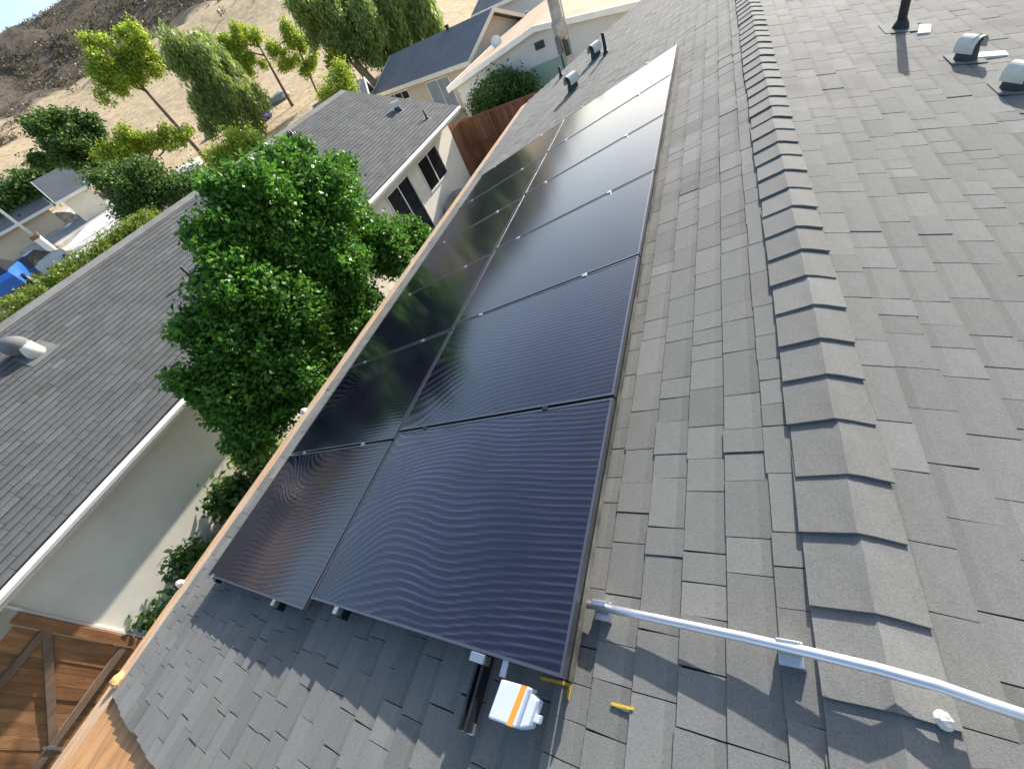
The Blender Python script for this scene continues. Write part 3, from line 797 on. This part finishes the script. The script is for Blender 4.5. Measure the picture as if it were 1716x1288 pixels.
# the big leafy tree between the houses
bl = []
for x, y, r in ((490, 300, 52), (440, 330, 55), (540, 330, 62), (395, 335, 42), (375, 400, 48), (440, 420, 70), (530, 430, 75), (600, 400, 55), (400, 480, 62), (470, 520, 75), (560, 520, 70),
                (640, 420, 45), (680, 395, 32), (345, 545, 32), (320, 640, 26), (390, 580, 62), (470, 620, 70), (370, 650, 50), (430, 690, 55), (520, 600, 55), (415, 735, 32), (505, 262, 22), (565, 290, 24), (350, 310, 16), (310, 560, 16), (300, 638, 12), (705, 398, 20)):
    yy = 6.55 + RNG.uniform(-.25, .25); P = atY(x, y, yy); c0 = proj(P); sc = c0[2] / FPX
    bl.append((P[0], P[1], P[2], r * sc * .93, min(.75, r * sc), r * sc * .93))
lr = random.Random(77); extra = []
for b in bl:
    for k in range(7):
        d = np.array([lr.gauss(0, 1) for _ in range(3)]); d /= np.linalg.norm(d); q = lr.uniform(.7, 1.12); kk = lr.uniform(.18, .36)
        extra.append((b[0] + d[0] * q * b[3], b[1] + d[1] * q * b[4] * .8, b[2] + d[2] * q * b[5], kk * b[3], kk * b[4], kk * b[5]))
for x, y, r in ((300, 560, 9), (318, 552, 11), (292, 636, 8), (310, 645, 11), (335, 655, 14), (715, 396, 10), (505, 245, 9), (345, 305, 9), (340, 470, 10), (330, 385, 8), (585, 275, 9)):
    P = atY(x, y, 6.55); sc = proj(P)[2] / FPX
    for k in range(3): extra.append((P[0], P[1] + lr.uniform(-.1, .1), P[2], r * sc, r * sc, r * sc))
tree('leafy_tree', 'dense dark green leafy tree in the side yard overlapping the neighbour roof', 'tree', (4.2, 6.55, 0), bl + extra, 'leaf_citrus', 165000, .047, .13, 'bark', seed=2, clump=18, cl_r=.06, asp=1.8, hollow=.5, limbs=False)

def pt(x, y, D): return atD(x, y, D)
def mpp(P):             # metres per photograph pixel at P (across)
    a = proj(P); b = proj(np.array(P) + CR[0] * .2); return .2 / math.hypot(b[0] - a[0], b[1] - a[1])
def pxtree(name, label, cat, D, blobs, m, n, size, trunk=.1, **k):
    B = []
    for x, y, r, rz in blobs:
        P = pt(x, y, D); sc = mpp(P); B.append((P[0], P[1], P[2], r * sc, r * sc, rz * sc))
    c = np.mean([b[:2] for b in B], 0)
    bx = k.pop('basepx', None)
    if bx: q = pt(*bx, D); c = q[:2]
    return tree(name, label, cat, (c[0], c[1], gz(c[0], c[1]) - .05), B, m, n, size, trunk, **k)
G_ = 'trees on the rising ground behind'
pxtree('feathery_tree', 'slender lime green feathery tree with a bare leaning trunk against the hill', 'tree', 44,
       [(185, 85, 26, 24), (215, 75, 28, 22), (240, 95, 26, 20), (175, 125, 18, 26), (215, 140, 24, 18), (230, 120, 20, 16), (172, 160, 9, 18)], 'leaf_lime', 22000, .10, .16, split=8, droop=.25, seed=3, grp=G_, basepx=(350, 272), clump=18, cl_r=.2, bark='bark')
pxtree('weeping_tree', 'wide weeping green tree with drooping strands left of the purple tarp', 'tree', 41,
       [(300, 85, 26, 26), (345, 95, 34, 32), (330, 140, 30, 34), (375, 130, 34, 40), (400, 170, 28, 36), (355, 185, 28, 26), (390, 205, 22, 22), (425, 165, 20, 20)], 'leaf_grey', 40000, .085, .2, split=15, strand=True, droop=.7, asp=3.2, seed=4, grp=G_, basepx=(440, 238), clump=22, cl_r=.2, bark='bark_pale')
pxtree('thin_tree', 'thin bare-trunked tree with a small yellow-green crown beside the weeping tree', 'tree', 46,
       [(405, 75, 24, 22), (385, 85, 16, 16), (425, 60, 14, 12), (420, 110, 16, 16)], 'leaf_lime', 11000, .10, .13, split=8, droop=.2, seed=5, grp=G_, basepx=(497, 188), clump=16, cl_r=.17)
pxtree('palm_tree', 'huge hanging grey-green tree crown at the top edge with a pale trunk', 'tree', 36,
       [(510, 8, 36, 26), (555, 20, 40, 30), (600, 15, 36, 34), (575, 60, 28, 34), (610, 75, 18, 26), (540, 55, 24, 22)], 'leaf_grey', 34000, .085, .28, split=15, strand=True, droop=.55, asp=3, seed=6, grp=G_, basepx=(640, 160), clump=22, cl_r=.2, bark='bark_pale')
pxtree('weeping_tree', 'dark weeping tree with long hanging fronds behind the smooth grey roof', 'tree', 39,
       [(650, 25, 34, 50), (690, 15, 34, 44), (660, 60, 28, 34), (715, 30, 22, 36), (630, 70, 16, 24)], 'leaf_grey', 34000, .08, .25, split=15, strand=True, droop=1.0, asp=5, seed=7, grp=G_, clump=24, cl_r=.2, bark='bark')
pxtree('bushy_tree', 'rounded dense green tree at the left standing against the dry hillside', 'tree', 40,
       [(75, 225, 30, 30), (115, 215, 34, 28), (150, 225, 30, 28), (95, 255, 30, 28), (130, 255, 36, 32), (165, 270, 36, 32), (60, 205, 14, 12)], 'leaf_mid', 34000, .10, .25, split=8, seed=8, grp=G_, clump=22, cl_r=.17, basepx=(150, 300))
pxtree('feathery_tree', 'small lime green tree with a thin leaning trunk beside the white driveway', 'tree', 37,
       [(205, 235, 26, 18), (240, 240, 24, 16), (275, 235, 24, 14), (215, 260, 18, 18), (225, 285, 16, 20), (180, 260, 14, 14), (305, 230, 16, 10)], 'leaf_lime', 18000, .085, .1, split=8, droop=.3, seed=9, grp=G_, basepx=(300, 302), clump=16, cl_r=.17)
pxtree('shrub', 'dark green shrub mass rising above the neighbour ridge beside the leafy tree', 'shrub', 24,
       [(235, 320, 32, 24), (270, 325, 32, 26), (215, 345, 22, 16), (305, 320, 30, 22), (330, 305, 26, 16), (245, 290, 22, 16), (190, 310, 22, 20)], 'leaf_mid', 34000, .065, .1, split=8, seed=10, grp=G_, clump=20, cl_r=.2)
pxtree('shrub', 'pale green shrub between the trees just beyond the neighbour ridge', 'shrub', 30,
       [(395, 250, 26, 20), (415, 235, 20, 20), (380, 265, 18, 12), (365, 275, 12, 10)], 'leaf_lime', 9000, .075, .06, split=8, seed=11, grp=G_, clump=16, cl_r=.22)
pxtree('shrub', 'tall yellow-green shrub beside the rocks left of the huge hanging tree', 'shrub', 44,
       [(490, 60, 14, 26), (505, 85, 18, 24), (480, 100, 22, 14), (455, 85, 14, 10), (515, 110, 14, 16)], 'leaf_lime', 12000, .09, .08, split=8, seed=12, grp=G_, clump=16, cl_r=.17)
pxtree('shrub', 'bright yellow flowering shrub behind the neighbour ridge', 'shrub', 34,
       [(563, 104, 11, 9)], 'leaf_yellow', 1500, .12, .05, seed=13, grp=G_, clump=14, cl_r=.15)
pxtree('shrub', 'loose green shrub standing between the neighbour roof and the pale trunk', 'shrub', 28,
       [(570, 135, 16, 18), (560, 160, 18, 10), (585, 150, 14, 10)], 'leaf_lime', 7000, .065, .05, split=8, seed=14, grp=G_, clump=16, cl_r=.2)
def shrub(label, base, blobs, m, n, size, seed, **k):
    return tree('shrub', label, 'shrub', base, blobs, m, n, size, .03, seed=seed, **k)
shrub('bright green shrub behind the brown far fence', (17.0, 7.6, 0), [(17.0, 8.3, 1.8, .7, .7, .7), (16.9, 7.5, 2.1, .8, .7, .6), (17.1, 6.9, 1.9, .6, .5, .5), (16.8, 6.5, 1.75, .35, .35, .5), (17.1, 7.4, 1.2, .9, .9, .7)], 'leaf_mid', 20000, .06, 20, clump=18, cl_r=.13)
# hedge running behind the neighbour's ridge
def hedge():
    bl = []; HX0 = atY(-40, 505, 18.2)[0]; HX1 = atY(255, 366, 18.2)[0]
    for k in range(34):
        q = k / 33; x = HX0 + (HX1 - HX0) * q; y = 18.2
        bl.append((x, y, 3.95 + .05 * math.sin(k * 1.7), .42, .4, .36)); bl.append((x + .2, y, 3.0, .5, .5, .5))
    t = thing('hedge', 'long clipped bright green hedge just behind the neighbour ridge line', 'hedge', ((HX0 + HX1) / 2, 18.2, 0))
    mb = MB(); mb.box(HX0, HX1, 18.0, 18.4, -.05, 2.9); mb.build('stems', 'bark', t)
    leaves('foliage', 'leaf_hedge', t, bl, 60000, .042, 1.5, 0, 31, 20, .05, .6)
hedge()
def brush():
    bl = []
    for i in range(8000):
        a = math.radians(RNG.uniform(28, 82)); r = RNG.uniform(110, 240)
        lim = 152 + 12 * math.sin(a * 9) + 6 * math.sin(a * 31) + RNG.gauss(0, 5)
        if r < lim and RNG.random() > .012: continue
        x = r * math.cos(a); y = r * math.sin(a); q = RNG.uniform(.4, 1.0)
        bl.append((x, y, gz(x, y) + .2, q, q, q * .6))
    leafmat('leaf_brush', (.085, .07, .048), (.19, .155, .10))
    o = leaves('hill_brush', 'leaf_brush', None, bl, 110000, .30, 1.5, 0, 91, 12, .3, .5)
    tag(o, 'dark dry brush covering the top of the hill', 'brush'); stuff(o)
brush()
# plants along the cream wall
def pl(label, x, y, z, r, m, n, size, seed, **k):
    P = atZ(x, y, z); return shrub(label, (P[0], P[1], 0), [(P[0], P[1], z, r, r, max(r, .25)), (P[0] + .15, P[1], z - .3, r * 1.1, r, .35)], m, n, size, seed, grp='plants along the cream wall', clump=12, cl_r=.1, **k)
pl('small green bush against the cream wall just below the leafy tree', 385, 835, .85, .32, 'leaf_mid', 2600, .07, 41)
pl('pale flowering bush at the foot of the leafy tree', 428, 765, .95, .3, 'leaf_grey', 2600, .06, 42)
pl('dark bush beside the brown rock near our eave', 322, 945, .9, .22, 'leaf_mid', 1800, .065, 43)
pl('leafy ground bush beneath the broad strap leaves by the gate', 238, 1030, .45, .3, 'leaf_mid', 2600, .065, 44)
def strap_plant():
    P = atZ(262, 985, .9); t = thing('strap_plant', 'plant with broad dark strap leaves in front of the cream wall', 'plant', (P[0], P[1], 0), 'plants along the cream wall')
    rg = random.Random(9)
    for k in range(11):
        a = rg.uniform(0, 6.28); ln = rg.uniform(.35, .6); w = rg.uniform(.03, .05); mb = MB(); pts = []
        for i in range(6):
            q = i / 5; r = ln * q * .75; z = .45 + ln * (1.1 * q - .75 * q * q)
            ww = w * (.5 + 1.2 * q - 1.6 * q ** 3 + .02)
            d = np.array([math.cos(a), math.sin(a)]); n = np.array([-d[1], d[0]])
            for s_ in (-1, 0, 1): pts.append((P[0] + d[0] * r + n[0] * ww * s_, P[1] + d[1] * r + n[1] * ww * s_, z - (.02 if s_ == 0 else 0)))
        f = []
        for i in range(5): f += [(3 * i, 3 * i + 1, 3 * i + 4, 3 * i + 3), (3 * i + 1, 3 * i + 2, 3 * i + 5, 3 * i + 4)]
        mb.poly(pts, f, tone=rg.uniform(.2, .9)); mb.build('leaf', 'leaf_broad', t)
    mb = MB(); mb.tube([(P[0], P[1], -.05), (P[0], P[1], .47)], [.05, .035], 7); mb.build('stem', 'bark', t)
strap_plant()
def rock(label, P, r, m, seed, grp=None, flat=.7, name='rock', cat='rock'):
    rg = random.Random(seed); bm = bmesh.new(); bmesh.ops.create_icosphere(bm, subdivisions=2, radius=1)
    ph = [rg.uniform(0, 6) for _ in range(6)]
    for v in bm.verts:
        c = v.co; k = 1 + .22 * math.sin(c.x * 2.3 + ph[0]) * math.cos(c.y * 2.7 + ph[1]) + .14 * math.sin(c.z * 4 + ph[2]) + rg.uniform(-.07, .07)
        v.co = Vector((c.x * r * k, c.y * r * k * .9, c.z * r * k * flat))
    me = bpy.data.meshes.new(name); bm.to_mesh(me); bm.free(); me.materials.append(MATS[m])
    a = me.attributes.new('tone', 'FLOAT', 'FACE'); a.data.foreach_set('value', [1.0] * len(me.polygons))
    o = bpy.data.objects.new(name, me); COL.objects.link(o); o.location = P; o.rotation_euler = (0, 0, rg.uniform(0, 6))
    return tag(o, label, cat, grp)
P = atZ(335, 925, .55); rock('brown rock beside the dark bush along our eave', (P[0], P[1], .28), .42, 'stone', 1, 'rocks in the side yard', .8)
P = atZ(398, 800, .6); rock('pale grey rock below the leafy tree against the cream wall', (P[0], P[1], .3), .48, 'rubble', 2, 'rocks in the side yard', .9)
P = atZ(735, 345, .5); rock('large grey rock heaped under the far window of the neighbour house', (P[0], 8.35, .4), .6, 'rubble', 3, 'rocks in the side yard', .9)
P = atZ(715, 375, .4); rock('smaller grey rock in front of the heap beside the sliding door', (P[0], 8.0, .25), .4, 'rubble', 4, 'rocks in the side yard', .8)
P = atZ(770, 310, .3); rock('brown rock in the far corner between fence and neighbour house', (P[0] - .3, 8.4, .2), .32, 'stone', 5, 'rocks in the side yard', .8)
P = RL(-.95, EAVE + .1, .015); rock('orange-yellow lump of sealant on the eave at the near roof corner', (P[0], P[1], P[2] + .01), .06, 'sealant', 6, None, .5, 'sealant_lump', 'sealant')
for i, (q, lab) in enumerate((((297, 974), 'pink pale lump stuck on the fascia near the lower panel corner'), ((505, 690), 'pink pale lump stuck on the fascia beside the leafy tree'))):
    u, s = on_roof(*q, 0); P = RL(u, EAVE + .28, .0); rock(lab, P, .05, 'caulk', 7 + i, 'pale lumps on the fascia', .7, 'sealant_lump', 'sealant')

# ------------------------------------------------------------------ houses beyond
def far_house(label, E0, E1, W, ze, zr, z0, roofm, wallm, over=.4, trim='cream_paint', fl=1, grp='houses beyond'):
    """E0->E1: front eave line in plan; the house lies W to its right-hand side (fl=1)."""
    E0 = np.array(E0, float); E1 = np.array(E1, float); d = (E1 - E0); L_ = np.linalg.norm(d); d /= L_; n = np.array([d[1], -d[0]]) * fl
    t = thing('house', label, 'house', (E0[0], E0[1], z0), grp)
    def T(a, b, z): p = E0 + d * a + n * b; return (p[0], p[1], z)
    th = .12
    rf = MB()
    for sgn in (0, 1):
        b0 = 0 if sgn == 0 else 2 * W
        q = [T(0, b0, ze), T(L_, b0, ze), T(L_, W, zr), T(0, W, zr)]
        rf.hexa([(x, y, z - th) for x, y, z in q] + q)
    rf = rf.build('roof', roofm, t)
    o = over; sl = (zr - ze) / W
    mb = MB(); P = [T(o, o, z0 - .3), T(L_ - o, o, z0 - .3), T(L_ - o, 2 * W - o, z0 - .3), T(o, 2 * W - o, z0 - .3)]
    zt = ze + o * sl - th - .03
    P += [(p[0], p[1], zt) for p in P] + [T(o, W, zr - th - .03), T(L_ - o, W, zr - th - .03)]
    mb.poly(P, [(0, 1, 5, 4), (3, 7, 6, 2), (0, 4, 8, 7, 3), (1, 2, 6, 9, 5), (4, 5, 9, 8), (7, 8, 9, 6)]); mb.build('wall', wallm, t)
    mb = MB(); q = [T(-.02, -.06, ze - th - .06), T(L_ + .02, -.06, ze - th - .06), T(L_ + .02, -.003, ze - th - .06), T(-.02, -.003, ze - th - .06)]
    mb.hexa(q + [(x, y, ze + .01) for x, y, z in q]); mb.build('fascia_board', trim, t)
    for a in (-.06, L_ + .004):
        mb = MB(); q = [T(a, 0, ze - th - .04), T(a + .056, 0, ze - th - .04), T(a + .056, W, zr - th - .04), T(a, W, zr - th - .04)]
        mb.hexa(q + [(x, y, z + th + .05) for x, y, z in q]); mb.build('rake_board', trim, t)
        mb = MB(); q = [T(a, 2 * W, ze - th - .04), T(a + .056, 2 * W, ze - th - .04), T(a + .056, W, zr - th - .04), T(a, W, zr - th - .04)]
        mb.hexa(q + [(x, y, z + th + .05) for x, y, z in q]); mb.build('rake_board', trim, t)
    def win(a, w, z, h, face='front', pane='glass_dark', frame='white_paint', mull=1, name='window'):
        if face == 'front': F_ = lambda x, y, zz: T(a + x, o - .001 - y, zz)
        elif face == 'end': F_ = lambda x, y, zz: T(L_ - o + .001 + y, a + x, zz)
        else: F_ = lambda x, y, zz: T(o - .001 - y, a + x, zz)
        mb = MB(); fw = .07
        for x0, x1, zz0, zz1 in ((0, w, 0, fw), (0, w, h - fw, h), (0, fw, fw, h - fw), (w - fw, w, fw, h - fw)): mb.box(x0, x1, 0, .05, z + zz0, z + zz1, tf=F_)
        for k in range(mull): c = w * (k + 1) / (mull + 1); mb.box(c - .025, c + .025, .005, .04, z + fw, z + h - fw, tf=F_)
        f = mb.build(name, frame, t)
        mb = MB(); mb.box(fw, w - fw, .002, .02, z + fw, z + h - fw, tf=F_); mb.build('pane', pane, f)
    return t, T, win, L_
# C: smooth grey roof, tan walls
t, T, win, L_ = far_house('tan stucco house with a smooth dark grey roof behind the neighbour', (26.2, 19.9), (22.6, 11.1), 2.7, 2.7, 3.9, 0, 'roof_grey', 'stucco_tan', fl=-1)
win(1.1, 2.3, 1.9, .5, mull=2); win(5.2, 2.1, .85, 1.55, pane='pane_grey')
mb = MB(); b = np.array(T(6.0, 2.65, 3.85)); mb.tube([b, b + np.array([0, 0, .16])], .1, 10); mb.tube([b + np.array([0, 0, .15]), b + np.array([0, 0, .22])], [.16, .13], 10); mb.build('chimney', 'black_metal', t)
# D: gable wall towards us, tan roof
t, T, win, L_ = far_house('pale house with a tan roof and gable wall facing us beyond the far roof end', (17.5, 9.9), (28, 9.9), 3.95, 2.8, 3.42, 0, 'roof_tan', 'stucco_pale', over=.25, trim='white_paint', fl=1)
win(3.35, 1.5, .25, 2.05, face='start', pane='green_door', frame='green_door', mull=0, name='green_door')
win(2.5, .14, 1.75, .35, face='start', pane='glass_dark', frame='vent_dark', mull=0)
win(3.75, .35, 2.72, .22, face='start', pane='vent_dark', frame='vent_dark', mull=0, name='gable_vent')
# F: pale house behind
t, T, win, L_ = far_house('pale two-slope house at the top edge behind the tan house', (36, 16), (33, 7), 3.5, 3.4, 4.8, .3, 'roof_grey', 'stucco_pale', fl=-1, trim='white_paint')
win(3.0, 1.6, 1.2, 1.2)
# B2: low grey roof left of the pale trunk
t, T, win, L_ = far_house('low grey-roofed shed just behind the neighbour ridge left of the pale trunk', tuple(atZ(520, 200, 3.4)[:2] * 1.0), tuple(atZ(610, 150, 3.4)[:2] * 1.0), 2.6, 2.9, 3.75, .5, 'roof_grey', 'stucco', fl=-1, trim='white_paint') 
# E: far left
P0 = atD(-90, 425, 50); P1 = atD(86, 342, 50)
t, T, win, L_ = far_house('distant grey-roofed house at the left edge below the dry hill', P0[:2], P1[:2], 4.2, P1[2], P1[2] + 2.7, 4.0, 'roof_grey', 'stucco_tan', fl=-1, trim='white_paint')
P0 = atD(92, 340, 46); P1 = atD(158, 308, 46)
t, T, win, L_ = far_house('small distant house with pale tan wall beside the rounded tree', P0[:2], P1[:2], 1.9, P0[2], P0[2] + 1.6, P0[2] - 1.5, 'roof_grey', 'cream_paint', fl=-1, trim='white_paint')
# dish on the tan house
t = thing('satellite_dish', 'small white satellite dish on the tan house wall', 'satellite dish', (21.6, 9.3, 3.1))
b = atD(832, 72, 22); 
mb = MB(); mb.tube([b + np.array([.5, 0, -.6]), b + np.array([.1, 0, -.1]), b], .04, 8); mb.build('arm', 'white_paint', t)
mb = MB(); ax = np.array([-.8, -.4, .4]); ax /= np.linalg.norm(ax)
mb.tube([b + ax * .0, b + ax * .04, b + ax * .1], [.05, .16, .23], 16, cap=False); mb.build('reflector', 'white_paint', t)
mb = MB(); mb.tube([b, b + ax * .45 + np.array([0, 0, -.1])], .025, 6); mb.build('feed', 'white_paint', t)
# mast with equipment beyond the far roof end
b = atD(952, 108, 16.4); mx_, my_ = b[0], b[1]
t = thing('utility_mast', 'weathered grey mast with boxes and a cover rising beyond the far roof edge', 'mast', (mx_, my_, 0))
mb = MB(); mb.tube([(mx_, my_, -.1), (mx_ + .02, my_ - .03, 3.0), (mx_ + .02, my_, 4.6)], [.09, .08, .07], 10); mb.build('pole', 'mast_grey', t, smooth=True)
mb = MB(); mb.tube([(mx_ + .14, my_ + .16, -.1), (mx_ + .12, my_ + .18, 3.2)], .03, 8); mb.build('brace', 'black_metal', t, smooth=True)
mb = MB(); mb.tube([(mx_, my_ - .22, -.1), (mx_, my_ - .2, 4.4)], .018, 8); mb.build('cable_pipe', 'mast_grey', t, smooth=True)
mb = MB(); mb.tube([(mx_, my_, 3.0), (mx_, my_, 3.12), (mx_, my_, 3.42), (mx_, my_, 3.55), (mx_, my_, 4.5)], [.1, .2, .23, .18, .17], 9); mb.build('cover', 'mast_grey', t)
mb = MB(); mb.box(mx_ - .2, mx_ - .05, my_ - .2, my_ - .04, 2.6, 3.0); mb.build('meter_box', 'vent_dark', t, bevel=.01)
mb = MB(); mb.box(mx_ - .22, mx_ - .08, my_ + .03, my_ + .17, 2.7, 3.15); mb.build('switch_box', 'vent_grey', t, bevel=.01)

# ------------------------------------------------------------------ driveway, rubble, cars, lamp behind the neighbour
dr = [pix(110, 430), pix(135, 452), pix(190, 425), pix(255, 380), pix(345, 300), pix(338, 268), pix(210, 340), pix(150, 385)]
mb = MB()
cx = np.mean(dr, 0)
top = [(p[0], p[1], gz(p[0], p[1]) + .25) for p in dr]
mb.poly([(x, y, z - .8) for x, y, z in top] + top, [tuple(range(8)), tuple(range(8, 16))] + [(i, (i + 1) % 8, 8 + (i + 1) % 8, 8 + i) for i in range(8)])
struct(mb.build('driveway', 'concrete'))
gv = [pix(x, y) for x, y in ((-20, 432), (60, 425), (110, 412), (150, 383), (205, 341), (200, 322), (150, 338), (90, 362), (-20, 410))]
mb = MB(); ng = len(gv); top = [(p[0], p[1], gz(p[0], p[1]) + .22) for p in gv]
mb.poly([(x, y, z - .8) for x, y, z in top] + top, [tuple(range(ng)), tuple(range(ng, 2 * ng))] + [(i, (i + 1) % ng, ng + (i + 1) % ng, ng + i) for i in range(ng)])
struct(mb.build('gravel_yard', 'gravel'))
spots = [(110, 376, 1.1, 'broad grey boulder just left of the white driveway'), (150, 362, 1.0, 'grey boulder up the driveway below the small distant house'), (60, 388, 1.2, 'large grey boulder above the dark blue car'),
         (190, 330, .9, 'grey boulder at the far end of the white driveway'), (360, 226, 1.0, 'grey boulder under the weeping tree'), (392, 214, .8, 'smaller grey boulder right of the one under the weeping tree'), (470, 168, 1.0, 'grey boulder beside the thin bare trunk')]
for i, (x, y, r, lab) in enumerate(spots):
    P = pix(x, y)
    rock(lab, (P[0], P[1], P[2] + .1), r * RNG.uniform(.8, 1.1), 'rubble', 20 + i, 'boulders behind the neighbour house', .6, 'boulder', 'boulder')
P = pix(440, 204); rock('crumpled purple tarp heap beyond the neighbour ridge', (P[0], P[1], P[2] + .2), 1.0, 'tarp', 60, None, .5, 'tarp_heap', 'tarp')
def car(label, px, py, yaw, body, D):
    P = atD(px, py, D); z0 = P[2] - .7
    t = thing('parked_car', label, 'car', (P[0], P[1], z0), 'cars parked behind the neighbour house')
    M = Matrix.Translation((P[0], P[1], z0)) @ Matrix.Rotation(yaw, 4, 'Z')
    def T(x, y, z): v = M @ Vector((x, y, z)); return tuple(v)
    prof = [(-2.1, .35), (-2.15, .75), (-1.95, .92), (-1.2, .98), (1.0, .98), (1.9, .85), (2.1, .65), (2.1, .35)]
    mb = MB(); n = len(prof)
    for w in (1,):
        P_ = [T(x, -.86 if z < .9 else -.8, z) for x, z in prof] + [T(x, .86 if z < .9 else .8, z) for x, z in prof]
        mb.poly(P_, [tuple(range(n)), tuple(range(2 * n - 1, n - 1, -1))] + [(i, (i + 1) % n, n + (i + 1) % n, n + i) for i in range(n)])
    mb.build('body', body, t)
    g = [(-1.75, .95), (-1.1, 1.38), (.2, 1.4), (1.0, .97)]
    mb = MB(); P_ = [T(x, -.76 if z < 1 else -.6, z) for x, z in g] + [T(x, .76 if z < 1 else .6, z) for x, z in g]
    mb.poly(P_, [(0, 1, 2, 3), (7, 6, 5, 4), (0, 4, 5, 1), (1, 5, 6, 2), (2, 6, 7, 3), (3, 7, 4, 0)]); mb.build('cabin_glass', 'glass_dark', t)
    mb = MB(); mb.hexa([T(x, y, 1.385) for x, y in ((-1.1, -.58), (.2, -.58), (.2, .58), (-1.1, .58))] + [T(x, y, 1.43) for x, y in ((-1.0, -.5), (.1, -.5), (.1, .5), (-1.0, .5))]); mb.build('car_roof', body, t)
    for x in (-1.35, 1.35):
        for y in (-.87, .87):
            mb = MB(); mb.tube([T(x, y - .09, .32), T(x, y + .09, .32)], .32, 16); w = mb.build('wheel', 'tyre', t)
            mb = MB(); e = .1 if y > 0 else -.1; mb.tube([T(x, y + e * .85, .32), T(x, y + e * 1.0, .32)], .19, 12); mb.build('rim', 'alu', w)
car('bright blue car parked at the left edge behind the green hedge', 5, 470, 1.1, 'car_blue', 29)
car('dark blue car parked next to the bright blue car behind the hedge', 62, 452, .9, 'car_dark', 31)
P = pix(116, 441)
t = thing('lamp_post', 'thin white lamp post leaning into view at the left edge above the cars', 'lamp post', tuple(P))
mb = MB(); mb.tube([P, P + np.array([0, 0, 4.2]), P + np.array([0, 0, 6.5])], [.09, .07, .06], 10); mb.build('pole', 'white_paint', t, smooth=True)
mb = MB(); mb.tube([P + np.array([0, 0, 6.45]), P + np.array([-.8, -.3, 6.6])], [.05, .04], 8); mb.build('arm', 'white_paint', t)
mb = MB(); q = P + np.array([-.9, -.33, 6.58]); mb.box(q[0] - .3, q[0] + .2, q[1] - .1, q[1] + .1, q[2] - .06, q[2] + .06); mb.build('lamp_head', 'white_paint', t, bevel=.02)
# retaining wall with a wooden end post by the driveway
A = pix(85, 412); B = pix(122, 446)
t = thing('garden_wall', 'low white garden wall with a brown wooden coping beside the cars', 'wall', tuple(A))
d = (B - A); d[2] = 0; d /= np.linalg.norm(d); n = np.array([-d[1], d[0], 0])
def W_(a, b, z): q = A + d * a + n * b; return (q[0], q[1], A[2] + z)
Lw = float(np.linalg.norm((B - A)[:2])) + 1.5
mb = MB(); mb.hexa([W_(0, -.15, -1), W_(Lw, -.15, -1), W_(Lw, .15, -1), W_(0, .15, -1), W_(0, -.15, .9), W_(Lw, -.15, .9), W_(Lw, .15, .9), W_(0, .15, .9)]); mb.build('wall', 'white_paint', t)
mb = MB(); mb.hexa([W_(-.1, -.2, .903), W_(Lw, -.2, .903), W_(Lw, .2, .903), W_(-.1, .2, .903), W_(-.1, -.2, 1.1), W_(Lw, -.2, 1.1), W_(Lw, .2, 1.1), W_(-.1, .2, 1.1)]); mb.build('coping', 'fence_grey', t)
# a strip of low green scrub at the foot of the hill
bl = []
for k in range(16):
    x = -10 + k * 10; y = 345 - k * 5.2; P = atD(x, y - 12, 52); bl.append((P[0], P[1], P[2] - .5, 1.2, 1.2, 1.0))
o = leaves('scrub_strip', 'leaf_mid', None, bl, 9000, .2, 1.6, 0, 77, 16, .4, .5)
tag(o, 'band of low green scrub at the foot of the dry hill', 'scrub'); stuff(o)
